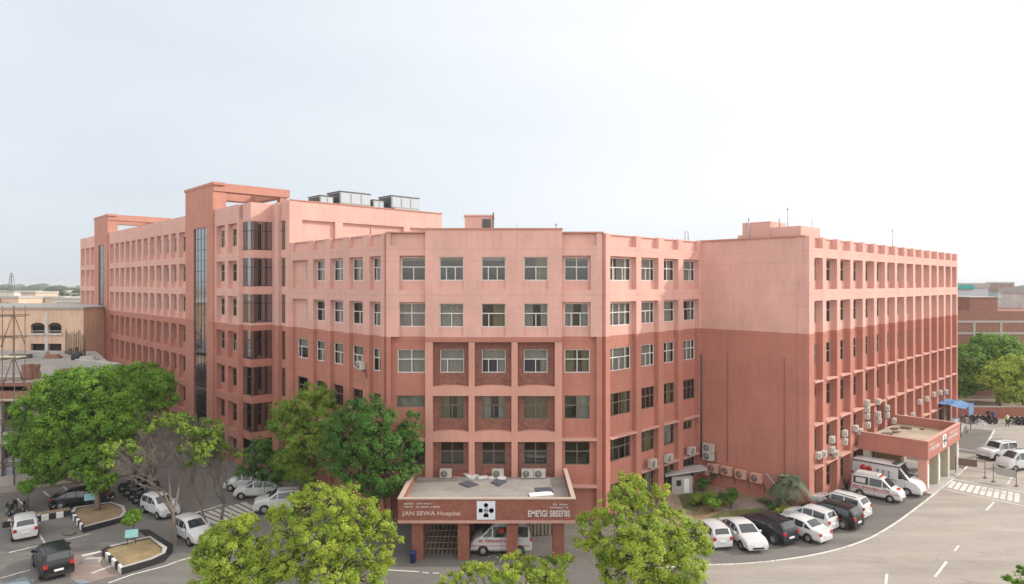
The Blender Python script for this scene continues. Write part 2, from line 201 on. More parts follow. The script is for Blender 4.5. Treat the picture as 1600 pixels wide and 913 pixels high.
# ---------------------------------------------------------------- mesh building
class MB:
    def __init__(s): s.v = []; s.f = []; s.m = []; s.sm = []
    def quad(s, pts, mi=0, smooth=False):
        k = len(s.v); s.v += [Vector(p) for p in pts]; s.f.append(tuple(range(k, k+len(pts)))); s.m.append(mi); s.sm.append(smooth)
    def hexa(s, b, t, mi=0):                      # bottom four, top four, counter-clockwise from above
        k = len(s.v); s.v += [Vector(p) for p in list(b)+list(t)]
        for f in ((3, 2, 1, 0), (4, 5, 6, 7), (0, 1, 5, 4), (1, 2, 6, 5), (2, 3, 7, 6), (3, 0, 4, 7)):
            s.f.append(tuple(k+i for i in f)); s.m.append(mi); s.sm.append(False)
    def box(s, x0, x1, y0, y1, z0, z1, mi=0):
        s.hexa([(x0, y0, z0), (x1, y0, z0), (x1, y1, z0), (x0, y1, z0)], [(x0, y0, z1), (x1, y0, z1), (x1, y1, z1), (x0, y1, z1)], mi)
    def uvbox(s, u0, u1, v0, v1, z0, z1, mi=0):
        c = [(u0, v0), (u1, v0), (u1, v1), (u0, v1)]
        s.hexa([W(a, b, z0) for a, b in c], [W(a, b, z1) for a, b in c], mi)
    def obox(s, o, t, n, s0, s1, d0, d1, z0, z1, mi=0):   # box in a facade frame
        c = [(s0, d0), (s0, d1), (s1, d1), (s1, d0)]
        P = lambda a, d, z: Vector((o.x+t.x*a+n.x*d, o.y+t.y*a+n.y*d, z))
        b = [P(a, d, z0) for a, d in c]; tp = [P(a, d, z1) for a, d in c]
        if (b[1]-b[0]).cross(b[2]-b[1]).z < 0: b.reverse(); tp.reverse()
        s.hexa(b, tp, mi)
    def prism(s, poly, z0, z1, mi=0, top=True, bottom=True):
        P = [(p[0], p[1]) for p in poly]
        ar = sum(P[i][0]*P[(i+1) % len(P)][1]-P[(i+1) % len(P)][0]*P[i][1] for i in range(len(P)))
        if ar < 0: P.reverse()
        k = len(s.v); n = len(P); s.v += [Vector((x, y, z0)) for x, y in P]+[Vector((x, y, z1)) for x, y in P]
        for i in range(n):
            j = (i+1) % n; s.f.append((k+i, k+j, k+n+j, k+n+i)); s.m.append(mi); s.sm.append(False)
        if top: s.f.append(tuple(range(k+n, k+2*n))); s.m.append(mi); s.sm.append(False)
        if bottom: s.f.append(tuple(range(k+n-1, k-1, -1))); s.m.append(mi); s.sm.append(False)
    def tube(s, pts, rad, mi=0, seg=6, cap=True):
        pts = [Vector(p) for p in pts]; n = len(pts)
        rr = rad if hasattr(rad, '__len__') else [rad]*n
        k = len(s.v); ref = None
        for i, p in enumerate(pts):
            d = (pts[min(i+1, n-1)]-pts[max(i-1, 0)]); d = d.normalized() if d.length > 1e-9 else Vector((0, 0, 1))
            if ref is None: ref = d.orthogonal().normalized()
            ref = ref - d*ref.dot(d); ref = ref.normalized() if ref.length > 1e-6 else d.orthogonal().normalized()
            b = d.cross(ref)
            for j in range(seg):
                a = 2*math.pi*j/seg; s.v.append(p+(ref*math.cos(a)+b*math.sin(a))*rr[i])
        for i in range(n-1):
            for j in range(seg):
                j2 = (j+1) % seg; s.f.append((k+i*seg+j, k+i*seg+j2, k+(i+1)*seg+j2, k+(i+1)*seg+j)); s.m.append(mi); s.sm.append(True)
        if cap:
            s.f.append(tuple(range(k+seg-1, k-1, -1))); s.m.append(mi); s.sm.append(False)
            s.f.append(tuple(range(k+(n-1)*seg, k+n*seg))); s.m.append(mi); s.sm.append(False)
    def lathe(s, c, axis, prof, seg=20, mi=0, smooth=True):  # prof: (radius, offset along axis)
        c = Vector(c); ax = Vector(axis).normalized(); e = ax.orthogonal().normalized(); g = ax.cross(e); k = len(s.v); n = len(prof)
        for r, h in prof:
            for j in range(seg):
                a = 2*math.pi*j/seg; s.v.append(c+ax*h+(e*math.cos(a)+g*math.sin(a))*r)
        for i in range(n-1):
            for j in range(seg):
                j2 = (j+1) % seg; s.f.append((k+i*seg+j, k+i*seg+j2, k+(i+1)*seg+j2, k+(i+1)*seg+j)); s.m.append(mi); s.sm.append(smooth)
        if prof[0][0] > 1e-4: s.f.append(tuple(range(k+seg-1, k-1, -1))); s.m.append(mi); s.sm.append(False)
        if prof[-1][0] > 1e-4: s.f.append(tuple(range(k+(n-1)*seg, k+n*seg))); s.m.append(mi); s.sm.append(False)
    def mesh(s, name, mats, off=None):
        me = bpy.data.meshes.new(name)
        vv = [v-off for v in s.v] if off is not None else s.v
        me.from_pydata([tuple(v) for v in vv], [], s.f)
        for m in (mats if isinstance(mats, (list, tuple)) else [mats]): me.materials.append(m)
        me.polygons.foreach_set('material_index', s.m); me.polygons.foreach_set('use_smooth', s.sm); me.update()
        return me
    def build(s, name, mats, parent=None, local=False, **props):
        off = None
        if parent is not None and not local: off = wloc(parent)
        o = bpy.data.objects.new(name, s.mesh(name, mats, off)); COL.objects.link(o)
        if parent is not None: o.parent = parent
        for k, x in props.items(): o[k] = x
        return o
def wloc(o):
    p = o.location.copy(); q = o.parent
    while q is not None: p += q.location; q = q.parent
    return p
def tag(o, label, cat, group=None, kind=None):
    o['label'] = label; o['category'] = cat
    if group: o['group'] = group
    if kind: o['kind'] = kind
    return o
def thing(name, label, cat, loc=(0, 0, 0), rz=0, group=None):
    o = bpy.data.objects.new(name, None); COL.objects.link(o); o.location = loc; o.rotation_euler = (0, 0, rz); o.empty_display_size = .3
    return tag(o, label, cat, group)
KIDS = {}
def kids(o): return [c for c in bpy.data.objects if c.parent is o]
def snapshot(root): return [(c, kids(c)) for c in kids(root)]
def dup(root, snap, loc, rz, label, group=None, swap=None):
    r = root.copy(); COL.objects.link(r); r.location = loc; r.rotation_euler = (0, 0, rz); r['label'] = label
    if group: r['group'] = group
    for ch, gs in snap:
        c = ch.copy(); COL.objects.link(c); c.parent = r
        for g in gs:
            d = g.copy(); COL.objects.link(d); d.parent = c
    return r
def struct(name, mb, mats):
    o = mb.build(name, mats); o['kind'] = 'structure'; return o
def heading(x, y): return math.atan2(y, x)
# ---------------------------------------------------------------- ground
def ground_sheet(name, m, pts, z):
    b = MB(); b.prism(pts, z-.003, z, top=True, bottom=False); return struct(name, b, m)
b = MB(); K = 40
for i in range(K):                                # ground as one sheet out to the horizon
    a0, a1 = 2*math.pi*i/K, 2*math.pi*(i+1)/K
    b.quad([(0, 60, 0), (6000*math.cos(a0), 60+6000*math.sin(a0), 0), (6000*math.cos(a1), 60+6000*math.sin(a1), 0)])
struct('ground', b, M['dirt'])
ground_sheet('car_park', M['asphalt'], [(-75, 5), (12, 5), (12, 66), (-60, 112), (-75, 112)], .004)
EDGE = [G(*p) for p in ((1000, 890), (1095, 883), (1150, 882), (1190, 879), (1240, 873), (1280, 866), (1320, 856), (1360, 842), (1400, 818), (1440, 788), (1480, 757), (1520, 722), (1545, 690), (1554, 672))]
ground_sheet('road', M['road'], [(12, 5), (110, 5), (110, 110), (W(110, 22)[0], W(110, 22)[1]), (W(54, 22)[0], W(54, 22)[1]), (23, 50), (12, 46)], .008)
strip = [(p.x, p.y) for p in EDGE[:12]]
ground_sheet('parking_strip', M['asphalt'], strip + [(W(80, 22.4)[0], W(80, 22.4)[1]), (W(54, 22.2)[0], W(54, 22.2)[1]), (8.5, 48)], .012)
def stripe(mb, pts, w, z=.018):
    pts = [Vector((p[0], p[1], 0)) for p in pts]
    L, Rr = [], []
    for i, p in enumerate(pts):
        d = (pts[min(i+1, len(pts)-1)]-pts[max(i-1, 0)]).normalized(); n = Vector((-d.y, d.x, 0))
        L.append(p+n*w/2); Rr.append(p-n*w/2)
    for i in range(len(pts)-1):
        mb.quad([(Rr[i].x, Rr[i].y, z), (Rr[i+1].x, Rr[i+1].y, z), (L[i+1].x, L[i+1].y, z), (L[i].x, L[i].y, z)])
b = MB()
dense = []
for i in range(len(EDGE)-1):
    for k in range(4): dense.append(EDGE[i].lerp(EDGE[i+1], k/4))
dense.append(EDGE[-1])
for _ in range(3): dense = [dense[0]]+[(dense[i-1]+dense[i]*2+dense[i+1])/4 for i in range(1, len(dense)-1)]+[dense[-1]]
stripe(b, dense, .17)
for a, c in (((1461, 902), (1479, 878)), ((1491, 862), (1498, 853)), ((1541, 798), (1553, 785)), ((1574, 757), (1583, 743)), ((1384, 913), (1386, 897))): stripe(b, [G(*a), G(*c)], .15)
stripe(b, [G(1466, 763), G(1600, 791)], .16); stripe(b, [G(1484, 748), G(1600, 770)], .16)
za, zb_, zc, zd = G(1482, 764), G(1600, 789), G(1492, 752), G(1600, 772)
for k in range(11):                               # zebra crossing
    f0 = k/11
    p0 = za.lerp(zb_, f0); p1 = zc.lerp(zd, f0); stripe(b, [p0.lerp(p1, .08), p0.lerp(p1, .92)], .34)
stripe(b, [G(1480, 698), G(1533, 707)], .2)
stripe(b, [G(1309, 780), G(1330, 767)], .12)
struct('road_markings', b, M['paintline'])
b = MB()
C2 = lambda x, y, ox=0, oy=733, k=5.07: G(ox+x/k, oy+y/k)
stripe(b, [C2(70, 665), C2(150, 645), C2(360, 598), C2(720, 515)], .13)
stripe(b, [C2(300, 500), C2(360, 598)], .12)
for a, c in (((500, 140), (575, 208)), ((345, 180), (430, 250)), ((135, 235), (190, 290))): stripe(b, [C2(*a), C2(*c)], .11)
stripe(b, [C2(0, 868), C2(240, 800)], .14); stripe(b, [C2(540, 720), C2(590, 708)], .13)
stripe(b, [C2(650, 690), C2(800, 655)], .3); stripe(b, [C2(860, 905), C2(1040, 840), C2(1310, 770), C2(1420, 728), C2(1560, 690)], .14); stripe(b, [C2(725, 828), C2(880, 770)], .2)
for a, c in (((605, 891), (655, 894)), ((660, 895), (670, 896)), ((676, 896), (686, 896)), ((424, 848), (432, 852))): stripe(b, [G(*a), G(*c)], .13)
stripe(b, [C2(625, 445, 200), C2(730, 425, 200)], .16)
stripe(b, [C2(440, 375, 200), C2(600, 330, 200), C2(770, 280, 200)], .22)
struct('parking_lines', b, M['paintline'])
ground_sheet('grey_tarmac', M['asphalt'], [(p.x, p.y) for p in (G(1492, 706), G(1530, 711), G(1551, 673), G(1505, 668))], .014)
# the paved crossing strip with dark joints
a0, a1, a2, a3 = G(288, 809), G(383, 785), G(408, 798), G(322, 822)
b = MB(); b.prism([(p.x, p.y) for p in (a0, a1, a2, a3)], .008, .03)
struct('paved_path', b, plain('pale_paving', (.50, .46, .43), .9, var=.2, scale=1))
b = MB()
for k in range(1, 9): stripe(b, [a0.lerp(a1, k/9), a3.lerp(a2, k/9)], .13, .034)
struct('path_joints', b, M['newtar'])
ground_sheet('fresh_tar_patch', M['newtar'], [(p.x, p.y) for p in (C2(1080, 480), C2(1180, 480), C2(1375, 600), C2(1370, 660), C2(1300, 740), C2(960, 842), C2(960, 800), C2(1290, 690), C2(1300, 650))], .012)
ground_sheet('tiled_patch', ground_mat('tiled_pink', (.26, .19, .165), (.33, .26, .23), .6, 5), [(p.x, p.y) for p in (C2(560, 690), C2(800, 650), C2(960, 835), C2(700, 900), C2(560, 880))], .012)
ground_sheet('blue_stain', plain('blue_spill', (.22, .26, .30), .9, var=.3, scale=1), [(p.x, p.y) for p in (C2(580, 890), C2(660, 872), C2(720, 900), C2(640, 913))], .016)
ground_sheet('garden_bed', M['soil'], [(p.x, p.y) for p in (G(1075, 782), G(1095, 762), W(54.3, 31.5), W(54.6, 22.8), G(1250, 803), G(1160, 822), G(1085, 815))], .016)
b = MB()
for pts in (((1103, 812), (1130, 800), (1190, 795), (1205, 802), (1160, 819), (1108, 819)), ((1180, 782), (1195, 778), (1240, 788), (1232, 798), (1205, 794)), ((1060, 775), (1085, 768), (1100, 785), (1090, 800), (1068, 795))):
    b.prism([(G(*p).x, G(*p).y) for p in pts], .016, .05)
o = struct('lawn', b, M['grass'])
ground_sheet('garden_path', M['pave'], [(p.x, p.y) for p in (G(1120, 806), G(1150, 782), G(1172, 778), G(1186, 786), G(1212, 797), G(1195, 803), G(1160, 793))], .022)
# ---------------------------------------------------------------- facade tools
def P3(o, t, n, s, d, z): return Vector((o.x+t.x*s+n.x*d, o.y+t.y*s+n.y*d, z))
def wall_grid(mb, o, t, n, s0, s1, z0, z1, holes, d=0.0, reveal=.11, mi=0, rmi=None):
    rmi = mi if rmi is None else rmi
    S = sorted({s0, s1, *[x for h in holes for x in h[:2]]}); Z = sorted({z0, z1, *[x for h in holes for x in h[2:4]]})
    flip = t.cross(Vector((0, 0, 1))).dot(n) < 0
    def q(pts, m): mb.quad(pts[::-1] if flip else pts, m)
    for i in range(len(S)-1):
        for j in range(len(Z)-1):
            cs, cz = (S[i]+S[i+1])/2, (Z[j]+Z[j+1])/2
            if any(h[0] < cs < h[1] and h[2] < cz < h[3] for h in holes): continue
            q([P3(o, t, n, S[i], d, Z[j]), P3(o, t, n, S[i+1], d, Z[j]), P3(o, t, n, S[i+1], d, Z[j+1]), P3(o, t, n, S[i], d, Z[j+1])], mi)
    for a, c, e, f in holes:
        A = lambda s, z, dd: P3(o, t, n, s, dd, z)
        r = d-reveal
        q([A(a, e, d), A(a, e, r), A(c, e, r), A(c, e, d)][::-1], rmi); q([A(a, f, d), A(c, f, d), A(c, f, r), A(a, f, r)][::-1], rmi)
        q([A(a, e, d), A(a, f, d), A(a, f, r), A(a, e, r)][::-1], rmi); q([A(c, e, d), A(c, e, r), A(c, f, r), A(c, f, d)][::-1], rmi)
hosp = thing('hospital_building', 'long angled pink and terracotta hospital of six and seven storeys with rows of recessed windows', 'hospital', tuple(W(42, 45)))
FW = {}
WK = dict(white=('white_frame', 'pane'), grey=('grey_frame', 'pane'), dark=('dark_frame', 'pane'))
def frame_mb(mb, w, h, style, P=lambda x, y, z: (x, y, z), mi=0, t=.06):
    def bar(x0, x1, z0, z1, e=0):
        mb.hexa([P(x0, -.01-e, z0), P(x1, -.01-e, z0), P(x1, .06, z0), P(x0, .06, z0)], [P(x0, -.01-e, z1), P(x1, -.01-e, z1), P(x1, .06, z1), P(x0, .06, z1)], mi)
    bar(-w/2, w/2, 0, t); bar(-w/2, w/2, h-t, h); bar(-w/2, -w/2+t, t, h-t); bar(w/2-t, w/2, t, h-t)
    zt = h*.58
    if w < .75: bar(-w/2+t, w/2-t, zt-.03, zt+.03); return
    if h < 1.1: bar(-.03, .03, t, h-t); return
    bar(-w/2+t, w/2-t, zt-.035, zt+.035, .003)
    if style == 0: bar(-.03, .03, t, zt-.035)
    elif style == 1: bar(-.03, .03, t, h-t)
    elif style == 2: bar(-w*.22-.03, -w*.22+.03, t, zt-.035); bar(w*.15-.03, w*.15+.03, t, zt-.035)
    elif style == 3: bar(-w*.2-.03, -w*.2+.03, t, zt-.035)
    if w > 2.3: bar(-w*.27-.03, -w*.27+.03, t, h-t); bar(w*.27-.03, w*.27+.03, t, h-t)
def curtain_mb(w, h, var):
    mb = MB()
    def sheet(x0, x1, z0, z1):
        n = max(4, int((x1-x0)/.07)); pr = []
        for i in range(n+1): pr.append((x0+(x1-x0)*i/n, .30+(.035 if i % 2 else -.035)))
        for i in range(n): mb.quad([(pr[i][0], pr[i][1], z0), (pr[i+1][0], pr[i+1][1], z0), (pr[i+1][0], pr[i+1][1], z1), (pr[i][0], pr[i][1], z1)], 0, True)
    if var == 0: sheet(-w/2, w/2, 0, h)
    elif var == 1: sheet(-w/2, -w*.12, 0, h); sheet(w*.2, w/2, 0, h)
    elif var == 2: sheet(-w/2, w/2, h*.56, h)
    elif var == 3: sheet(-w*.02, w/2, 0, h)
    elif var == 4: sheet(-w/2, w*.1, 0, h*.95)
    elif var == 6: sheet(-w/2, w*.2, 0, h*.56)
    elif var == 5: sheet(-w/2, w/2, h*.86, h)
    return mb
NW = [0]
def window(o, t, n, s, d, z, w, h, kind, style, cvar, ccol, label=None):
    key = (round(w, 2), round(h, 2), kind, style)
    fm, gm = WK[kind]
    if key not in FW:
        mb = MB(); frame_mb(mb, w, h, style); f = mb.mesh('window', M[fm])
        mb = MB(); mb.quad([(-w/2+.05, .035, .05), (w/2-.05, .035, .05), (w/2-.05, .035, h-.05), (-w/2+.05, .035, h-.05)]); FW[key] = (f, mb.mesh('pane', M[gm]))
    ob = bpy.data.objects.new('window', FW[key][0]); COL.objects.link(ob); ob.parent = hosp
    p = P3(o, t, n, s, d, z); ob.location = p-hosp.location; ob.rotation_euler = (0, 0, math.atan2(t.y, t.x))
    pn = bpy.data.objects.new('pane', FW[key][1]); COL.objects.link(pn); pn.parent = ob
    if cvar is not None:
        ck = (round(w, 2), round(h, 2), cvar, ccol)
        if ck not in FW: FW[ck] = curtain_mb(w, h, cvar).mesh('curtain', M[ccol])
        c = bpy.data.objects.new('curtain', FW[ck]); COL.objects.link(c); c.parent = ob
    if label: ob['label'] = label
    NW[0] += 1
    return ob
STUFF = MB()                                      # windows past the hundred that show largest
def far_window(o, t, n, s, d, z, w, h, kind, style, cur=False):
    P = lambda x, y, zz: P3(o, t, n, s+x, d-y, z+zz)
    b0 = len(STUFF.f)
    frame_mb(STUFF, w, h, style, P, 0 if kind != 'dark' else 1, .06)
    STUFF.quad([P(-w/2+.05, .035, .05), P(w/2-.05, .035, .05), P(w/2-.05, .035, h-.05), P(-w/2+.05, .035, h-.05)], 2)
    if cur: STUFF.quad([P(-w/2, .3, 0), P(w/2, .3, 0), P(w/2, .3, h), P(-w/2, .3, h)], 3 if cur == 1 else 4)
Z0 = [0.67+3.6*k for k in range(7)]               # sill heights; window head = sill + 1.85
HW = 1.82
mU, mV = -U, -V
# ---- bays facade: fins, beams, windows
def bays(o, t, n, fins, L, ztop, rows, opens, zpar, D=.45, beams=(), winw=None, near=None, darkk=2, ledges=(), zbase=0.0, names=None, seed=1, white='white'):
    rg = random.Random(seed)
    mb = MB(); lb = MB(); holes = []; wins = []
    for bi, (a, c) in enumerate(opens):
        w = min(winw or 9, c-a-.08)
        for k in rows:
            if names and (bi, k) in names: ww, off, hh, zo = names[(bi, k)]
            else: ww, off, hh, zo = w, 0, HW, 0
            sc = (a+c)/2+off
            holes.append((sc-ww/2, sc+ww/2, Z0[k]+zo, Z0[k]+zo+hh)); wins.append((bi, k, sc, ww, hh, zo))
    wall_grid(mb, o, t, n, 0, L, zbase, zpar, holes)
    for a, c in fins: mb.obox(o, t, n, a, c, -.05, D, zbase, ztop)
    ed = sorted(fins)
    for i in range(len(ed)-1):
        a, c = ed[i][1], ed[i+1][0]
        if c-a < .1: continue
        for zb, zt in beams: mb.obox(o, t, n, a-.02, c+.02, -.05, D-.004, zb, zt)
        mb.obox(o, t, n, a-.02, c+.02, -.05, .0-.0+.1, ztop-.08, ztop-.003)
        for zl, which in ledges:
            if which is None or i in which: ll = MB(); ll.obox(o, t, n, a-.03, c+.03, -.04, D+.09, zl, zl+.13); ll.build('ledge', M['ledge'], hosp)
    wallo = mb.build('wall', M['wall'], hosp)
    for bi, k, sc, ww, hh, zo in wins:
        kind = white if k >= darkk+1 else 'dark'
        style = rg.choice((0, 0, 1, 2, 3)) if k > 2 else rg.choice((1, 1, 0))
        if near is None or near(bi, k):
            r = rg.random()
            if k >= 4: cv = rg.choice((0, 0, 1, 0, 3, 2)); cc = 'cur_grey'
            elif k == 3: cv = rg.choice((0, 0, 1, 2)); cc = 'cur_grey'
            else: cv = rg.choice((5, 1, 5, 3, None)); cc = rg.choice(('cur_olive', 'cur_grey', 'cur_olive'))
            window(o, t, n, sc, -.075, Z0[k]+zo, ww, hh, kind, style, cv, cc)
        else: far_window(o, t, n, sc, -.075, Z0[k]+zo, ww, hh, kind, style, rg.choice((1, 1, 0, 2)) if k > 2 else rg.choice((0, 0, 2)))
BEAM6, BEAM5 = (20.6, 21.4), (17.0, 17.95)
# inner left wall
vL0, vL1 = 60.2, 43.9
oL = W(28.6, vL0)
f_in = [(vL0-v-.5, vL0-v+.5) for v in (56.0, 52.85, 49.65, 46.5)]
finsL = [(0, .5)]+f_in+[(15.85, 16.3)]
opL = [(finsL[i][1], finsL[i+1][0]) for i in range(5)]
nmL = {(0, 4): (.5, .95, 1.6, 0), (0, 5): (.5, .95, 1.6, 0)}
bays(oL, mV, mU, finsL, 16.3, 22.35, (1, 2, 3, 4, 5), opL, 22.3, .32, [BEAM6, BEAM5], 2.1, names=nmL, seed=3, ledges=[(6.2, None)])
# inner right wall
oR = W(40.7, 32.3)
finsR = [(0, .55), (4.0, 4.7), (7.2, 8.0), (10.3, 11.1), (13.75, 14.2)]
opR = [(finsR[i][1], finsR[i+1][0]) for i in range(4)]
nmR = {(3, 1): (1.5, 0, .75, .9)}
bays(oR, U, mV, finsR, 14.2, 22.35, (0, 1, 2, 3, 4, 5), opR, 22.3, .4, [BEAM6, BEAM5], 3.0, names=nmR, seed=5, ledges=[(6.2, None), (2.75, (1, 2, 3))])
# right wing long face
oW = W(54.9, 22.6); NB = 15; PW = 3.19
finsW = [(0, 1.05)]+[(k*PW-.37, k*PW+.37) for k in range(1, NB)]+[(NB*PW-.6, NB*PW)]
opW = [(finsW[i][1], finsW[i+1][0]) for i in range(NB)]
nmW = {(0, 2): (1.6, 0, .9, .95)}
bays(oW, U, mV, finsW, NB*PW, 22.35, (0, 1, 2, 3, 4, 5), opW, 22.3, .5, [BEAM6, BEAM5], 2.2, white='grey', near=lambda b_, k: b_ < 4, names=nmW, seed=8, ledges=[(10.15, None), (6.55, None), (3.0, (0, 1, 2, 3, 10, 11, 12, 13, 14))])
# end wall of the right wing: blank, with a coping
mb = MB(); oE = W(54.9, 32.3); wall_grid(mb, oE, mV, mU, 0, 9.7, 0, 22.3, [])
mb.obox(oE, mV, mU, 9.25, 9.7, -.05, .06, 0, 22.3)
mb.build('wall', M['wall'], hosp)
mb = MB(); mb.obox(oE, mV, mU, -.2, 9.85, -.3, .10, 22.3, 22.42); mb.build('coping', M['tower'], hosp)
mb = MB(); mb.obox(oE, mV, mU, -.1, 9.72, -.05, .12, 0, 2.4); mb.build('plinth', M['terra'], hosp)
# far end wall and back walls
mb = MB(); wall_grid(mb, W(102.75, 22.6), V, U, 0, 18, 0, 22.3, []); wall_grid(mb, W(102.75, 40.6), mU, V, 0, 47, 0, 22.3, []); mb.build('wall', M['wall'], hosp)
# left wing (seven storeys): three stretches and the end return
Zp = 26.0
BEAML = [(20.75+3.6*(k-5)-3.6*0, 21.55+3.6*(k-5)) for k in range(0, 6)]+[(24.55, 25.0)]
def wing(v0, v1, n, w_end=.5, seed=1):
    L = v0-v1; o = W(26.4, v0); p = (L-2*w_end)/n
    fins = [(0, w_end)]+[(w_end+k*p-.42, w_end+k*p+.42) for k in range(1, n)]+[(L-w_end, L)]
    op = [(fins[i][1], fins[i+1][0]) for i in range(n)]
    bays(o, mV, mU, fins, L, Zp+.35, range(0, 7), op, Zp+.3, .42, BEAML, 2.1, near=lambda b_, k: False, seed=seed)
    mbp = MB(); mbp.obox(o, mV, mU, -.0, L, -.3, .425, 24.9, 26.4); mbp.build('parapet', M['wall'], hosp)
wing(139.0, 127.5, 3, .5, 11); wing(118.6, 82.1, 12, .45, 12); wing(73.3, 66.7, 2, .5, 13)
mb = MB(); wall_grid(mb, W(26.4, 139), V*0+U, V, 0, 18, 0, 26.3, []); mb.build('wall', M['wall'], hosp)
# stair towers with portal frames on the roof
def tower(v0, v1, portal_u, gs0, gs1):
    mb = MB(); o = W(26.4, v0); L = v0-v1; z0, zt = 0, 29.1
    wall_grid(mb, o, mV, mU, 0, L, 0, zt, [(gs0, gs1, .6, 24.6)], d=.6, reveal=.45)
    mb.obox(o, mV, mU, 0, .05, -.8, .598, 0, zt); mb.obox(o, mV, mU, L-.05, L, -.8, .598, 0, zt)
    mb.obox(o, mV, mU, .06, L-.06, -.8, -.75, 24.7, zt)
    mb.build('stair_tower', M['tower'], hosp)
    mb = MB(); mb.uvbox(26.9, portal_u, v1-.12, v1+1.3, 28.4, 29.3); mb.uvbox(26.9, portal_u, v0-1.3, v0+.12, 28.4, 29.3); mb.uvbox(portal_u-1.2, portal_u-.02, v1+1.3, v0-1.3, 28.42, 29.28); mb.uvbox(25.85, 26.9, v1-.12, v0+.12, 28.4, 29.04); mb.uvbox(25.75, 27.0, v1-.3, v0+.3, 29.05, 29.35)
    mb.uvbox(portal_u-1.1, portal_u-.25, v1, v1+.9, 25.0, 28.39); mb.uvbox(portal_u-1.1, portal_u-.25, v0-.9, v0, 25.0, 28.39)
    mb.build('roof_portal', M['tower'], hosp)
    g = MB(); A = lambda s, d, z: P3(o, mV, mU, s, d, z)
    g.quad([A(gs0, .45, .6), A(gs1, .45, .6), A(gs1, .45, 24.6), A(gs0, .45, 24.6)])
    gl = g.build('glass_strip', M['tint'], hosp)
    f = MB()
    for k in range(0, 21): f.obox(o, mV, mU, gs0, gs1, .44, .475, .6+k*1.2-.025, .6+k*1.2+.025)
    for k in range(5): s = gs0+(gs1-gs0)*k/4; f.obox(o, mV, mU, s-.025, s+.025, .44, .479, .6, 24.6)
    f.build('mullions', M['black_frame'], gl)
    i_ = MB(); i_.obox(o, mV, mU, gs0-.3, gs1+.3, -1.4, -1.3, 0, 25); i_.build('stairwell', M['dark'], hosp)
tower(82.1, 73.3, 34.4, 2.7, 6.9); tower(127.5, 118.6, 35.0, 2.7, 6.6)
# glazed corner bay
mb = MB(); gmb = MB(); fmb = MB(); smb = MB()
bu0, bu1, bv0, bv1 = 26.35, 28.7, 64.6, 66.7
mb.uvbox(bu0-.0, bu1, bv0, bv1, 24.6, 26.45)
for k in range(7):
    zt = 24.6-3.6*k; zb = zt-2.85
    mb.uvbox(bu0, bu1, bv0, bv1, max(zb-.78, 0), zb)
    if zb < 0.2: continue
    gmb.quad([W(bu0+.06, bv1, zb), W(bu0+.06, bv0+.06, zb), W(bu0+.06, bv0+.06, zt), W(bu0+.06, bv1, zt)])
    gmb.quad([W(bu0+.06, bv0+.06, zb), W(bu1, bv0+.06, zb), W(bu1, bv0+.06, zt), W(bu0+.06, bv0+.06, zt)])
    for u_, v_ in ((bu0+.06, bv0+.06), (bu0+1.2, bv0+.06), (bu0+.06, bv0+1.05)): fmb.uvbox(u_-.025, u_+.025, v_-.025, v_+.025, zb, zt)
    for zz in (zb+.05, zb+1.9): fmb.uvbox(bu0+.03, bu0+.09, bv0+.03, bv1, zz-.03, zz+.03); fmb.uvbox(bu0+.09, bu1, bv0+.03, bv0+.09, zz-.03, zz+.03)
    # strip of tinted glass in the set-back face
    mb.uvbox(28.6, 29.0, 60.95, 62.7, max(zb-.78, 0), zb)
    gmb.quad([W(28.66, 62.7, zb), W(28.66, 60.95, zb), W(28.66, 60.95, zt), W(28.66, 62.7, zt)])
    smb.uvbox(28.62, 28.69, 61.5, 61.56, zb, zt); smb.uvbox(28.62, 28.69, 60.95, 62.7, zb+1.87, zb+1.93)
mb.uvbox(28.55, 29.0, 60.95, 62.7, 24.6, 26.45)
mb.uvbox(28.25, 29.0, 62.7, 63.5, 0, 26.4); mb.uvbox(28.5, 29.0, 63.5, bv0+.02, 0, 26.4)
mb.uvbox(28.2, 29.1, 60.1, 60.95, 0, 26.4)
mb.build('wall', M['wall'], hosp)
bay = gmb.build('glass_bay', M['tint'], hosp); fmb.build('mullions', M['black_frame'], bay); smb.build('mullions', M['black_frame'], bay)
# tall block side above the lower roof
mb = MB(); oT = W(28.6, 60.15); LT = 17.9
wall_grid(mb, oT, U, mV, 0, LT, 20.0, 26.0, [], d=-.3)
for a, c in ((0, .9), (4.45, 5.3), (12.7, 13.5), (16.9, 17.9)): mb.obox(oT, U, mV, a, c, -.35, .02, 20, 26.4)
for a, c in ((.9, 4.45), (5.3, 12.7), (13.5, 16.9)): mb.obox(oT, U, mV, a-.02, c+.02, -.35, .016, 24.6, 26.4)
mb.obox(oT, U, mV, 8.75, 8.9, -.35, -.2, 20, 24.6)
mb.build('wall', M['wall'], hosp)
mb = MB(); mb.obox(oT, U, mV, -.3, LT+.1, -.3, .1, 26.4, 26.5); mb.build('coping', M['tower'], hosp)
mb = MB(); wall_grid(mb, W(46.5, 60.15), V, U, 0, 79, 0, 26.3, [], d=-.02); wall_grid(mb, W(54.9, 60.2), mU, V, 0, 8.4, 0, 22.3, []); wall_grid(mb, W(54.9, 40.6), V, U, 0, 19.6, 0, 22.3, []); mb.build('wall', M['wall'], hosp)
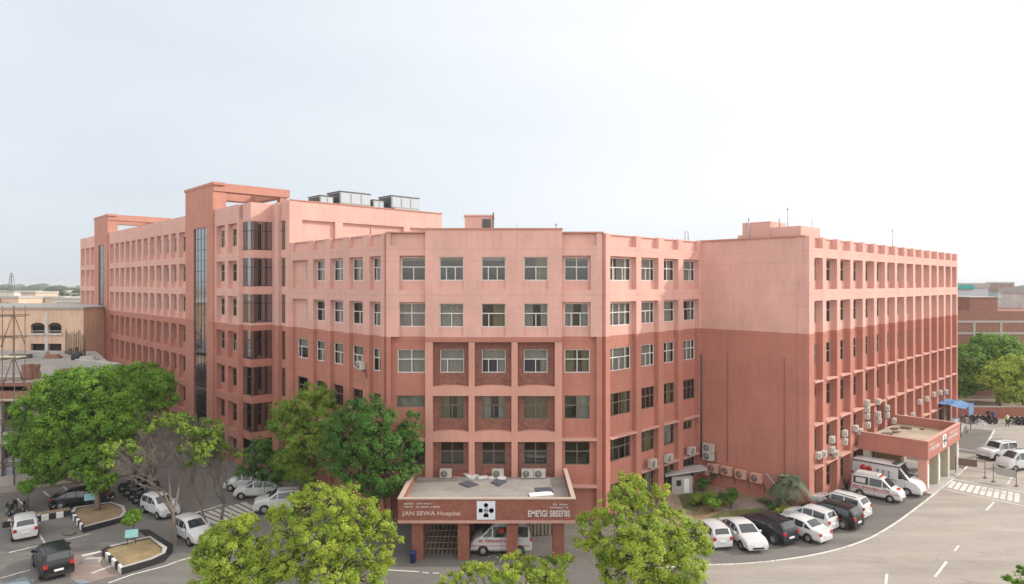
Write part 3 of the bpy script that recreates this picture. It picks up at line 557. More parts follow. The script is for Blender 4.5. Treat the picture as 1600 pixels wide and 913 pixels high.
# ---- chamfered centre facing the camera
AX, BX, FY = -9.75, 7.0, 51.5
oF = Vector((AX, FY, 0)); tF = Vector((1, 0, 0)); nF = Vector((0, -1, 0)); LF = BX-AX
def sx(px): return (px-800)/F*FY-AX
rx0, rx1 = 3.05, 13.62                            # raised centre
mb = MB(); lb = MB()
flank = {}
holes = []; fw = []
for side, c0, c1 in ((0, 1.10, 3.0), (1, 13.85, 15.75)):
    for k in (1, 2, 3, 4, 5):
        a, c, zo, hh = c0, c1, 0, HW
        if side == 0 and k in (3, 4): a = .82; c = 3.0
        if side == 0 and k == 2: a, c, zo, hh = .75, 2.95, .9, .92
        if side == 1 and k <= 3: c = c1+.08
        holes.append((a, c, Z0[k]+zo, Z0[k]+zo+hh)); fw.append((a, c, Z0[k]+zo, hh, k, side))
wall_grid(mb, oF, tF, nF, 0, rx0, 0, 22.34, [h for h in holes if h[0] < 4])
wall_grid(mb, oF, tF, nF, rx1, LF, 0, 22.34, [h for h in holes if h[0] > 4])
mb.obox(oF, tF, nF, 0, .35, -.05, .4, 0, 22.35); mb.obox(oF, tF, nF, LF-.45, LF, -.05, .4, 0, 22.35)
mb.obox(oF, tF, nF, .35, 1.02, -.05, .396, 14.3, 21.4); mb.obox(oF, tF, nF, 15.85, LF-.45, -.05, .396, 14.3, 21.4)
for a, c in ((.3, rx0+.02), (rx1-.02, LF-.4)):
    for zb, zt in (BEAM6, BEAM5): mb.obox(oF, tF, nF, a, c, -.05, .39, zb, zt)
    mb.obox(oF, tF, nF, a, c, -.05, .2, 21.4, 22.32)
    
    for z_ in (6.25, 2.6): lb = MB(); lb.obox(oF, tF, nF, a, c, -.04, .52, z_, z_+.17); lb.build('ledge', M['ledge'], hosp)
# raised centre: upper wall
oC = oF; D = .62
wc = [sx(706.5), sx(771.5), sx(837)]; ww = 1.86
hu = []
for k in (4, 5):
    for s in wc: hu.append((s-ww/2, s+ww/2, Z0[k]-.68, Z0[k]+HW))
wall_grid(mb, oC, tF, nF, rx0, rx1, 14.0, 22.6, hu, d=D, reveal=.22)
for k in (4, 5):
    for s in wc: mb.obox(oC, tF, nF, s-ww/2-.02, s+ww/2+.02, D-.6, D-.16, Z0[k]-.7, Z0[k]-.004)
for a in (rx0, rx1-.04): mb.obox(oC, tF, nF, a, a+.04, -.05, D-.002, 14.0, 22.6)
mb.obox(oC, tF, nF, rx0+.04, rx1-.04, .2, D-.01, 13.9, 14.0-.002)
mb.obox(oC, tF, nF, rx0+.04, rx1-.04, -.05, D-.25, 22.2, 22.598)
mb.build('wall', M['wall'], hosp)
mb = MB(); mb.obox(oC, tF, nF, rx0-.05, rx1+.05, D-.32, D+.08, 22.6, 22.72)
for a, c in ((-.05, rx0-.06), (rx1+.06, LF+.1)): mb.obox(oC, tF, nF, a, c, -.1, .46, 22.35, 22.46)
mb.build('coping', M['tower'], hosp)
# raised centre: piers and arched beams
fr = MB()
piers = [(rx0, 3.62), (sx(733), sx(742.3)), (sx(799.2), sx(808.8)), (sx(866.3), rx1)]
for a, c in piers: fr.obox(oC, tF, nF, a, c, -.05, D-.03, 0, 13.995)
for i in range(3):
    a, c = piers[i][1], piers[i+1][0]
    for zb, zt in ((9.75, 10.45), (6.2, 6.95), (2.6, 3.3)):
        n_ = 10
        for j in range(n_):
            x0, x1 = a+(c-a)*j/n_, a+(c-a)*(j+1)/n_
            g = lambda x: .10*(1-((x-(a+c)/2)/((c-a)/2))**2)
            A = lambda x, d, z: P3(oC, tF, nF, x, d, z)
            e = D-.034
            fr.hexa([A(x0, e, zb), A(x1, e, zb), A(x1, -.05, zb), A(x0, -.05, zb)], [A(x0, e, zt+g(x0)), A(x1, e, zt+g(x1)), A(x1, -.05, zt+g(x1)), A(x0, -.05, zt+g(x0))])
fr.build('frame', M['terra_light'], hosp)
for i in range(3):                                # brick panels
    a, c = piers[i][1], piers[i+1][0]
    for (zb, zt, k) in ((10.4, 14.0, 3), (6.9, 9.8, 2), (3.2, 6.25, 1)):
        pm = MB(); s = wc[i]
        wall_grid(pm, oC, tF, nF, a-.02, c+.02, zb, zt, [(s-ww/2, s+ww/2, Z0[k], Z0[k]+HW)], d=.05, reveal=.18)
        pm.obox(oC, tF, nF, a, a+.38, 0, .12, zb, zt); pm.obox(oC, tF, nF, c-.38, c, 0, .12, zb, zt)
        pm.obox(oC, tF, nF, a+.38, c-.38, 0, .10, zt-.35 if k == 3 else zt-.12, zt)
        pm.build('brick_panel', M['brick'], hosp)
        spec = {(0, 3): (0, 'cur_grey', 3), (1, 3): (0, 'cur_grey', 2), (2, 3): (0, 'cur_grey', 0), (0, 2): (1, 'cur_olive', 1), (1, 2): (1, 'cur_grey', 0), (2, 2): (0, 'cur_olive', 1)}.get((i, k), (None, None, 1))
        wdo = window(oC, tF, nF, s, -.1, Z0[k], ww, HW, 'white' if k == 3 else 'dark', spec[2], spec[0], spec[1])
        if k == 3 and i > 0:                       # navy cloth behind the lower panes
            c_ = bpy.data.objects.new('curtain', FW.setdefault(('blue', i), curtain_mb(ww, HW, 6).mesh('curtain', M['cur_blue']))); COL.objects.link(c_); c_.parent = wdo; c_.location = (0, -.06, 0)
cm = {4: ((0, 'cur_grey', 0), (3, 'cur_olive', 3), (1, 'cur_grey', 0)), 5: ((5, 'cur_olive', 2), (5, 'cur_grey', 2), (3, 'cur_olive', 0))}
for k in (4, 5):
    for i, s in enumerate(wc): q = cm[k][i]; window(oC, tF, nF, s, D-.2, Z0[k], ww, HW, 'white', q[2], q[0], q[1])
for a, c, z, hh, k, side in fw:
    q = {(0, 5): (5, 'cur_olive', 0), (0, 4): (0, 'cur_grey', 1), (0, 3): (0, 'cur_grey', 1), (0, 2): (0, 'cur_grey', 1), (1, 5): (5, 'cur_olive', 1), (1, 4): (1, 'cur_grey', 2), (1, 3): (1, 'cur_olive', 1), (1, 2): (3, 'cur_grey', 1)}.get((side, k), (None, None, 1))
    window(oF, tF, nF, (a+c)/2, -.08, z, c-a, hh, 'white' if k >= 3 else 'dark', q[2], q[0], q[1])
STUFF.build('windows', [M['grey_frame'], M['dark_frame'], M['pane'], M['cur_grey'], M['cur_olive']], hosp)['kind'] = 'stuff'
# ---- interior mass and roofs
core = MB(); rf = MB()
def mass(pts, zt, zr):
    core.prism([W(*p) for p in pts], .05, zt)
    rf.prism([W(*p) for p in pts], zt+.02, zr)
cA = Vector((AX, FY+1.3, 0)); cB = Vector((BX, FY+1.3, 0))
uv = lambda p: (p.x*U.x+p.y*U.y, p.x*V.x+p.y*V.y)
a_, b_ = uv(cA), uv(cB)
mass([(29.7, a_[1]+1.1), a_, b_, (b_[0]+.8, 33.4), (55.9, 33.4), (55.9, 60.0), (29.7, 60.0)], 21.1, 21.4)
mass([(56.0, 23.7), (102.6, 23.7), (102.6, 40.4), (56.0, 40.4)], 21.1, 21.4)
mass([(30.0, 61.2), (46.3, 61.2), (46.3, 138.7), (28.0, 138.7), (28.0, 67.9), (30.0, 67.9)], 25.0, 25.3)
core.build('interior', M['core'], hosp); rf.build('roof', M['roof'], hosp)
mb = MB()                                          # ground storey wall line behind the ledge row: doors in the right wing
# roof rooms
r0 = MB(); x0, x1 = (726-800)/F*60, (770-800)/F*60
r0.box(x0, x1, 60, 63, 21.3, 24.55); r0.box(x0-.1, x1+.1, 59.9, 63.1, 24.55, 24.7)
lo = r0.build('roof_room', M['wall'], hosp)
w0 = MB(); w0.box(x1-.95, x1-.2, 59.93, 59.985, 22.9, 24.3); w0.box(x1+.0, x1+.1, 59.85, 59.95, 21.4, 24.9); w0.build('grille_window', M['darkmetal'], lo)
r1 = MB(); r1.uvbox(56.4, 60.5, 23.4, 25.99, 21.3, 23.35); r1.uvbox(56.3, 59.5, 26.0, 28.6, 21.3, 23.9); r1.uvbox(56.4, 59.6, 28.61, 29.1, 21.3, 22.8)
r1.build('roof_room', M['wall'], hosp)
# rain pipes on the end wall and the corner
for (s, z0_, z1_, r_) in ((.45, 2.4, 11.9, .07), (3.05, 2.4, 12.4, .024), (8.2, 0.2, 12.2, .028)):
    pp = MB(); a = P3(oE, mV, mU, s, .16, z0_); pp.tube([a, Vector((a.x, a.y, z1_))], r_, 0, 6)
    pp.build('drainpipe', M['darkmetal'] if s < 1 else M['rust'], hosp)
# ---------------------------------------------------------------- trees
import numpy as np
def leaf_mesh(name, blobs, mat, rng, dens=70, size=.22, clump=.3, up=.35, inner=.25, flat=.75):
    """blobs: (x, y, z, r). Leaves gathered in clumps over each blob's surface, facing mostly outwards and upwards."""
    Vv = []
    cen = np.array([b_[:3] for b_ in blobs]).mean(0)
    for bx, by, bz, br in blobs:
        m = max(8, int(34*br*br/(1.0+br*.35)))
        d = rng.normal(size=(m, 3)); d /= np.linalg.norm(d, axis=1)[:, None]; d[:, 2] = d[:, 2]*.9+up*.4
        rad = br*(rng.uniform(.62, 1.06, size=m)); c = np.array([bx, by, bz])+d*rad[:, None]*np.array([1, 1, flat])
        cr = clump*(.6+.5*br)*rng.uniform(.5, 1.35, size=m)*.6
        br = br*1.13; n = int(dens*br*br*(40 if size < .14 else 26 if size < .2 else 18))
        k = rng.integers(0, m, n)
        off = rng.normal(size=(n, 3)); on = off/np.linalg.norm(off, axis=1)[:, None]
        free = rng.random(n) < .05
        p = c[k]+on*(cr[k]*rng.uniform(.2, 1.35, n))[:, None]*np.array([1, 1, .8])
        fd = rng.normal(size=(n, 3)); fd /= np.linalg.norm(fd, axis=1)[:, None]; fd[:, 2] += .15
        pf = np.array([bx, by, bz])+fd*(br*rng.uniform(.55, 1.12, n)**.7)[:, None]*np.array([1, 1, flat])
        pf += np.sin(pf[:, [1, 2, 0]]*5.1+pf[:, [2, 0, 1]]*3.3)*.12
        p = np.where(free[:, None], pf, p); on = np.where(free[:, None], fd, on)
        nn = on*.9+d[k]*.55+rng.normal(size=(n, 3))*.28+np.array([0, 0, up])
        nn /= np.linalg.norm(nn, axis=1)[:, None]
        a = np.cross(nn, rng.normal(size=(n, 3))); a /= np.linalg.norm(a, axis=1)[:, None]+1e-9
        bb = np.cross(nn, a); s = size*rng.uniform(.55, 1.25, n)[:, None]
        Vv.append(np.stack([p-a*s*.5, p-bb*s*.32+nn*s*.08, p+a*s*.5, p+bb*s*.32+nn*s*.08], 1))
    Vv = np.concatenate(Vv).reshape(-1, 3); nq = len(Vv)//4
    me = bpy.data.meshes.new(name); me.vertices.add(nq*4); me.vertices.foreach_set('co', Vv.astype(np.float32).ravel())
    me.loops.add(nq*4); me.loops.foreach_set('vertex_index', np.arange(nq*4, dtype=np.int32)); me.polygons.add(nq)
    me.polygons.foreach_set('loop_start', np.arange(0, nq*4, 4, dtype=np.int32)); me.polygons.foreach_set('loop_total', np.full(nq, 4, np.int32)); me.update(calc_edges=True); me.validate()
    me.materials.append(mat); return me
def crown_blobs(rng, cx, cy, cz, rx, ry, rz, n, r0, r1):
    out = []
    for i in range(n):
        d = rng.normal(size=3); d /= np.linalg.norm(d); q = rng.uniform(.25, 1)**.6
        if d[2] < -.5: d[2] *= .4
        out.append((cx+d[0]*q*(rx-r0*.8), cy+d[1]*q*(ry-r0*.8), cz+d[2]*q*(rz-r0*.7), rng.uniform(r0, r1)))
    return out
def tree(name, label, loc, blobs, mat, seed, trunk_r=.2, dens=70, size=.22, clump=.3, group=None, fork=.35, lean=(0, 0), bark='bark', cat='tree', up=.6, flat=.75):
    rng = np.random.default_rng(seed); rt = thing(name, label, cat, loc, 0, group)
    tb = MB(); cz = min(b_[2]-b_[3]*.4 for b_ in blobs); top = max(b_[2] for b_ in blobs); fz = max(.8, top*fork)
    mid = Vector((lean[0], lean[1], fz))
    pts = [Vector((0, 0, -.1)), Vector((lean[0]*.3+rng.normal()*.05, lean[1]*.3, fz*.5)), mid]
    tb.tube(pts, [trunk_r*1.25, trunk_r, trunk_r*.85], 0, 8)
    for bx, by, bz, br in blobs:
        e = Vector((bx, by, bz)); m2 = mid.lerp(e, .5)+Vector(rng.normal(size=3)*.25); m2.z -= .1*(e-mid).length
        tb.tube([mid-Vector((0, 0, .1)), m2, e], [trunk_r*.55, trunk_r*.32, trunk_r*.1], 0, 6)
        for _ in range(4):
            t_ = e+Vector(rng.normal(size=3)*br*.55); tb.tube([m2.lerp(e, .6), (m2.lerp(e, .8)+t_)/2, t_], [trunk_r*.16, trunk_r*.1, .015], 0, 4)
    tb.build('trunk', M[bark], rt, local=True)
    o = bpy.data.objects.new('crown', leaf_mesh('crown', blobs, M[mat], rng, dens, size, clump, up, flat=flat)); COL.objects.link(o); o.parent = rt
    return rt
def px_blobs(loc, d, items, sq=1.0):
    """blobs given by picture direction at distance d, relative to the tree's foot"""
    out = []
    for px, py, r, dy in items:
        dd = d+dy; out.append(((px-800)/F*dd-loc[0], dd-loc[1], H-(py-HY)*dd/F, r))
    return out
def bush(name, label, loc, r, h, mat, seed, cat='shrub', group=None, size=.16, n=7, dens=90):
    rng = np.random.default_rng(seed)
    bl = crown_blobs(rng, 0, 0, h*.55, r, r, h*.5, n, r*.35, r*.55)
    rt = thing(name, label, cat, loc, 0, group); tb = MB()
    for b_ in bl: tb.tube([(0, 0, -.05), (b_[0]*.5, b_[1]*.5, b_[2]*.6), b_[:3]], [.035, .025, .01], 0, 5)
    tb.build('stem', M['bark'], rt, local=True)
    o = bpy.data.objects.new('foliage', leaf_mesh('foliage', bl, M[mat], rng, dens, size, .3)); COL.objects.link(o); o.parent = rt
    return rt
def ground_at(px, d): return Vector(((px-800)/F*d, d, 0))
# foreground, lime green
l = ground_at(520, 38.5)
tree('tree', 'large lime green tree in the foreground left of the brick porch', l, px_blobs(l, 38.5, [(475, 803, 1.3, .2), (522, 788, 1.2, -.6), (562, 803, 1.1, .2), (590, 825, 1.05, .3), (452, 838, 1.2, -.3), (503, 848, 1.5, -1.3), (555, 855, 1.35, -.8), (592, 877, .95, -.3), (455, 885, 1.3, -.8), (512, 905, 1.6, -1.4), (572, 908, 1.3, -1), (436, 806, .75, .8), (497, 768, .7, .3), (470, 775, .55, .9), (535, 825, .9, -1.5), (612, 846, .6, .6), (545, 770, .65, .5)]), 'leaf_lime', 21, .24, 80, .125, .3)
l = ground_at(355, 38)
tree('tree', 'low lime green tree at the bottom edge left of the big lime tree', l, px_blobs(l, 38, [(345, 850, 1.2, .2), (375, 828, 1.05, .4), (325, 875, 1.1, 0), (365, 880, 1.4, -.6), (400, 862, 1.05, 0), (330, 905, 1.3, -.6), (395, 903, 1.4, -.8), (390, 822, .75, 1), (425, 890, 1.0, -.3), (355, 925, 1.3, -1)]), 'leaf_lime', 22, .2, 80, .125, .3)
l = ground_at(1000, 38.5)
tree('tree', 'tall lime green tree in the foreground right of the brick porch beside the parked cars', l, px_blobs(l, 38.5, [(983, 777, 1.1, 0), (1018, 795, 1.15, .3), (958, 803, 1.15, -.4), (1048, 820, 1.1, 0), (1085, 840, .95, .2), (925, 820, .85, .2), (1000, 835, 1.4, -1), (1058, 858, 1.25, -.6), (942, 852, 1.1, -.5), (915, 845, .8, .2), (1000, 880, 1.8, -1.3), (1060, 890, 1.5, -.8), (1045, 930, 1.5, -.8), (960, 895, 1.2, -.6), (985, 757, .75, .3), (1030, 768, .6, .4), (1100, 855, .7, .4)]), 'leaf_lime', 23, .24, 80, .125, .3)
l = ground_at(790, 37)
tree('tree', 'small lime green tree at the bottom edge in front of the porch and its ambulance', l, px_blobs(l, 37, [(785, 890, .8, 0), (815, 875, .65, .2), (835, 888, .75, 0), (870, 885, .75, .2), (730, 900, .8, 0), (765, 905, .85, -.3), (815, 910, 1.0, -.5), (870, 912, .8, -.2), (700, 910, .6, 0), (890, 872, .4, .2), (850, 905, .8, -.3), (742, 887, .5, .1)]), 'leaf_lime', 24, .13, 84, .12, .3, fork=.3)
l = ground_at(1597, 37.5)
bush('shrub', 'small green plant top at the lower right corner beside the sunny road', (l.x, l.y, 0), .9, 2.3, 'leaf_mid', 25)
# courtyard
l = G(470, 797)
tree('tree', 'yellow green courtyard tree against the recessed left wall', l, px_blobs(l, l.y, [(475, 640, 1.7, 0), (450, 670, 1.6, .2), (505, 655, 1.6, -.2), (480, 690, 1.9, -.6), (455, 720, 1.6, -.3), (510, 700, 1.6, -.3), (490, 615, 1.1, .3), (440, 640, 1.0, .5), (475, 738, 1.5, -.2), (512, 622, .8, .2)]), 'leaf_olive', 31, .2, 64, .135, .34)
l = G(585, 836)
tree('tree', 'dense dark green courtyard tree beside the brick porch', l, px_blobs(l, l.y, [(560, 650, 1.3, 0), (585, 660, 1.6, -.2), (545, 690, 1.7, 0), (590, 700, 1.9, -.5), (630, 700, 1.4, 0), (555, 735, 1.7, -.4), (605, 745, 1.8, -.6), (525, 665, 1.1, .4), (640, 675, 1.0, .3), (520, 715, 1.3, .3), (575, 632, .8, .2), (640, 735, 1.0, 0), (585, 772, 1.3, -.3), (645, 655, .6, .3)]), 'leaf_dark', 32, .22, 64, .135, .34)
l = G(415, 778)
tree('tree', 'low dark evergreen tree above the white cars in the left courtyard', l, px_blobs(l, l.y, [(405, 715, 1.4, 0), (440, 722, 1.4, .2), (385, 735, 1.0, 0), (425, 745, 1.4, -.3), (455, 745, 1.1, 0), (410, 695, .9, .2), (475, 760, 1.0, .3)]), 'leaf_dark', 33, .18, 64, .135, .34)
# big trees on the left
l = G(165, 781)
tree('tree', 'huge bright green spreading tree at the left edge of the car park', l, px_blobs(l, l.y, [(60, 640, 2.0, 0), (95, 620, 2.0, .3), (140, 605, 2.2, .6), (180, 625, 2.0, .2), (55, 690, 2.0, -.3), (100, 670, 2.3, -.8), (150, 660, 2.3, -1), (195, 665, 1.8, -.2), (60, 725, 1.7, 0), (105, 720, 2.0, -.9), (150, 715, 2.0, -1), (185, 700, 1.6, -.3), (40, 665, 1.1, .5), (75, 605, 1.2, .7), (115, 592, 1.2, .8), (160, 588, 1.2, .8), (205, 640, 1.1, .4), (80, 745, 1.2, 0), (38, 705, 1.0, .3)]), 'leaf_mid', 41, .38, 62, .19, .38, fork=.2)
l = G(232, 752)
tree('tree', 'rounded bright green tree behind the huge one, touching the left wing', l, px_blobs(l, l.y, [(215, 595, 2.0, 0), (245, 605, 1.8, .2), (195, 590, 1.4, .3), (230, 635, 1.9, -.2), (258, 625, 1.2, 0), (205, 625, 1.8, 0), (235, 585, 1.1, .3)]), 'leaf_mid', 42, .24, 62, .19, .38, fork=.45)
l = G(152, 804)
tree('tree', 'slender green tree in the planted island with a cyan board', l, px_blobs(l, l.y, [(150, 748, 1.0, 0), (130, 740, .8, .2), (165, 755, .7, .1), (150, 765, .6, 0), (175, 745, .6, .2)]), 'leaf_mid', 43, .2, 48, .22, .33, fork=.5)
# right, beyond the far wall
l = G(1560, 630)
tree('tree', 'broad green tree in front of the raw brick building at the far right', l, px_blobs(l, l.y, [(1520, 565, 3.0, 0), (1555, 550, 3.2, .5), (1590, 570, 3.0, .3), (1515, 595, 2.6, 0), (1545, 590, 3.0, -.8), (1580, 595, 2.6, 0), (1505, 610, 1.8, .4), (1540, 535, 1.8, .8), (1500, 580, 1.6, .5), (1575, 540, 1.8, .9), (1610, 560, 2.4, .9)]), 'leaf_mid', 51, .3, 28, .34, .4, fork=.3)
l = G(1562, 643)
tree('tree', 'yellow green tree at the right edge in front of the broad green one', l, px_blobs(l, l.y-3, [(1560, 585, 1.9, 0), (1590, 575, 2.2, .3), (1610, 595, 2.4, 0), (1575, 605, 2.0, -.5), (1545, 595, 1.3, .2), (1600, 620, 2.0, 0), (1570, 620, 1.4, .2), (1625, 580, 2.2, 0)]), 'leaf_lime', 52, .24, 36, .3, .4, fork=.45)
# bare trees with a few green sprays
def bare_tree(name, label, loc, h, spread, seed, tufts, lean=(0, 0), r0=.17, mat='leaf_olive', depth=7):
    rg = random.Random(seed); rt = thing(name, label, 'tree', loc, 0, 'bare trees of the car park'); tb = MB(); ends = []
    def grow(p, d, ln, r, lv):
        q = p+d*ln*.5+Vector((rg.uniform(-1, 1), rg.uniform(-1, 1), rg.uniform(-.3, .5)))*ln*.08; e = p+d*ln
        r = max(r, .014); tb.tube([p, q, e], [r, r*.8, r*.6], 0, 6 if lv < 3 else 4, cap=False)
        if lv >= depth: ends.append(e); return
        for i in range(rg.choice((2, 3)) if lv else 4):
            a = Vector((rg.uniform(-1, 1)*spread, rg.uniform(-1, 1)*spread, rg.uniform(.0, .55)))
            nd = (d*.75+a).normalized(); grow(e, nd, ln*rg.uniform(.62, .86), r*.56, lv+1)
    grow(Vector((0, 0, -.1)), Vector((lean[0], lean[1], 1)).normalized(), h*.27, r0, 0)
    tb.build('trunk', M['twig'], rt, local=True)
    if tufts:
        rng = np.random.default_rng(seed); pk = [ends[i] for i in rng.integers(0, len(ends), tufts)]
        o = bpy.data.objects.new('crown', leaf_mesh('crown', [(e.x, e.y, e.z, rg.uniform(.3, .6)) for e in pk], M[mat], rng, 60, .17, .3)); COL.objects.link(o); o.parent = rt
    return rt
l = G(274, 852); bare_tree('bare_tree', 'thick leafless tree with sparse green sprays beside the fresh tar kerb', l, 8.8, .75, 61, 16, (-.10, .05), .2)
l = G(322, 836); bare_tree('bare_tree', 'leaning leafless tree with a few green sprays behind the parked white car', l, 8.2, .62, 62, 26, (-.22, .08), .15)
l = G(345, 827); bare_tree('bare_tree', 'forked leafless tree nearest the paved crossing strip', l, 7.6, .68, 63, 14, (.12, 0), .16)
l = G(238, 790); bare_tree('bare_tree', 'grey twiggy tree without leaves in front of the left wing', l, 8.2, .85, 64, 0, (-.05, 0), .17)
l = G(205, 775); bare_tree('bare_tree', 'grey twiggy tree without leaves below the huge green tree', l, 6.6, .9, 65, 3, (.08, 0), .14)
# little ball trees
def ball_tree(label, loc, h, r, seed):
    rng = np.random.default_rng(seed); bl = [(0, 0, h-r*.85, r*.85)]+[(x*.22*r, y*.22*r, h-r*.85+z*r*.22, r*.62) for x, y, z in rng.normal(size=(5, 3))]
    rt = thing('ball_tree', label, 'tree', loc, 0, 'clipped ball trees'); tb = MB(); tb.tube([(0, 0, -.1), (.03, .02, h*.5), (0, 0, h-r*.6)], [.06, .045, .035], 0, 6); tb.build('trunk', M['bark'], rt, local=True)
    o = bpy.data.objects.new('crown', leaf_mesh('crown', bl, M['leaf_mid'], rng, 230, .11, .3, flat=1.0)); COL.objects.link(o); o.parent = rt
ball_tree('clipped ball tree on the kerb strip above the white hatchback', G(43, 797), 2.5, .72, 71)
ball_tree('clipped ball tree in the striped planter with dry soil', G(208, 853)+Vector((0, 0, .3)), 2.2, .6, 72)
# palm at the corner of the right wing
def palm(name, label, loc, h, n, ln, seed, mat='leaf_grey', group=None):
    rg = random.Random(seed); rt = thing(name, label, 'palm', loc, 0, group); tb = MB(); tb.tube([(0, 0, -.1), (.08, 0, h*.5), (.05, .05, h)], [.2, .16, .13], 0, 8); tb.build('trunk', M['bark'], rt, local=True)
    cb = MB()
    for i in range(n):
        a = 2*math.pi*i/n*2.618; el = rg.uniform(-.1, 1.25); L = ln*rg.uniform(.75, 1.1); pts = []
        for k in range(6):
            f = k/5; pts.append(Vector((math.cos(a)*L*f*math.cos(el)*(1-.1*f), math.sin(a)*L*f*math.cos(el), h+L*(math.sin(el)*f-.75*f*f))))
        for k in range(5):
            d = (pts[k+1]-pts[k]).normalized(); sd = d.cross(Vector((0, 0, 1))).normalized()
            for j in range(3):
                p = pts[k].lerp(pts[k+1], j/3)
                for s in (-1, 1):
                    l_ = .42*ln*(1-.6*abs((k+j/3)/5-.45)); tip = p+(sd*s+d*.8+Vector((0, 0, -.25))).normalized()*l_
                    cb.quad([p, p+d*.05*ln, tip], 0)
    cb.build('fronds', M[mat], rt, local=True); return rt
palm('palm', 'grey green palm with drooping fronds at the corner of the right wing', G(1234, 800), 2.4, 34, 2.0, 81)
palm('palm', 'short grey green palm bush leaning on the blank end wall', G(1215, 792), 1.2, 24, 1.5, 82)
for i, (px, py, r, h, mt, lab) in enumerate(((1113, 800, .85, 1.7, 'leaf_mid', 'bushy green shrub left of the garden path'), (1142, 796, .7, 1.6, 'leaf_dark', 'dark round shrub on a short stem right of the bushy one'), (1130, 790, .6, 1.1, 'leaf_dark', 'small dark shrub behind the two garden shrubs'), (1090, 790, .9, 1.0, 'leaf_olive', 'low yellow green shrub beside the concrete hut'), (1120, 760, .55, 1.9, 'leaf_grey', 'grey green climbing plant below the wall air conditioners'), (1098, 768, .7, 1.2, 'leaf_dark', 'dark plant in the shaded corner under the tin roof'), (1223, 808, .55, .8, 'leaf_yellow', 'yellow round shrub next to the black car row'), (1301, 779, .3, .55, 'leaf_yellow', 'tiny yellow shrub near the bare orange bush'), (1205, 797, .5, .45, 'leaf_dark', 'flat dark shrub at the foot of the end wall'))):
    p = G(px, py); bush('shrub', lab, (p.x, p.y, .02), r, h, mt, 90+i, size=.13, group='garden shrubs')
rg = random.Random(5)
for px, py, lab in ((1292, 792, 'leafless orange brown bush at the right wing corner'), (1322, 765, 'low dry reddish bush beside the small ambulance')):
    p = G(px, py); rt = thing('dry_bush', lab, 'bush', p); tb = MB()
    for i in range(26):
        a = rg.uniform(0, 6.28); e = Vector((math.cos(a)*rg.uniform(.2, .8), math.sin(a)*rg.uniform(.2, .8), rg.uniform(.6, 1.7))); m_ = e*.5+Vector((rg.uniform(-.1, .1), rg.uniform(-.1, .1), .15)); tb.tube([(0, 0, 0), m_, e], [.035, .022, .01], 0, 4)
    tb.build('stems', M['rust'], rt, local=True)
# ---------------------------------------------------------------- vehicles
# stations: x, top z, has glasshouse, half width at waist, half width at roof
PROF = dict(
 sedan=dict(L=4.4, w=.86, belt=.92, wr=.27*2, st=[(-2.2, .72, 0), (-2.13, .98, 0), (-1.62, 1.04, 0), (-.95, 1.40, 1), (-.2, 1.47, 1), (.4, 1.43, 1), (1.15, 1.0, 0), (1.7, .92, 0), (2.08, .78, 0), (2.2, .58, 0)], wb=(-1.32, 1.36), wr_=.31),
 hatch=dict(L=3.7, w=.80, belt=.95, st=[(-1.85, .75, 0), (-1.80, 1.02, 0), (-1.55, 1.44, 1), (-.6, 1.52, 1), (.2, 1.48, 1), (.95, 1.04, 0), (1.4, .95, 0), (1.75, .8, 0), (1.85, .58, 0)], wb=(-1.18, 1.2), wr_=.29),
 suv=dict(L=4.35, w=.90, belt=1.08, st=[(-2.17, .85, 0), (-2.10, 1.14, 0), (-1.78, 1.58, 1), (-.7, 1.67, 1), (.35, 1.63, 1), (1.05, 1.16, 0), (1.75, 1.06, 0), (2.08, .92, 0), (2.17, .62, 0)], wb=(-1.3, 1.33), wr_=.35),
 van=dict(L=3.9, w=.80, belt=1.08, st=[(-1.95, .9, 0), (-1.92, 1.16, 0), (-1.80, 1.78, 1), (-.5, 1.84, 1), (.55, 1.80, 1), (1.25, 1.18, 0), (1.7, 1.02, 0), (1.9, .8, 0), (1.95, .6, 0)], wb=(-1.2, 1.15), wr_=.29),
 bigvan=dict(L=5.6, w=.97, belt=1.28, st=[(-2.8, 1.0, 0), (-2.78, 1.4, 0), (-2.70, 2.42, 1), (-.6, 2.5, 1), (1.05, 2.46, 1), (1.95, 1.4, 0), (2.5, 1.18, 0), (2.72, .9, 0), (2.8, .6, 0)], wb=(-1.75, 1.75), wr_=.34),
 jeep=dict(L=4.2, w=.88, belt=1.08, st=[(-2.1, .9, 0), (-2.07, 1.14, 0), (-1.98, 1.72, 1), (-.6, 1.80, 1), (.3, 1.77, 1), (.72, 1.16, 0), (1.85, 1.06, 0), (2.05, .9, 0), (2.1, .62, 0)], wb=(-1.3, 1.3), wr_=.36),
)
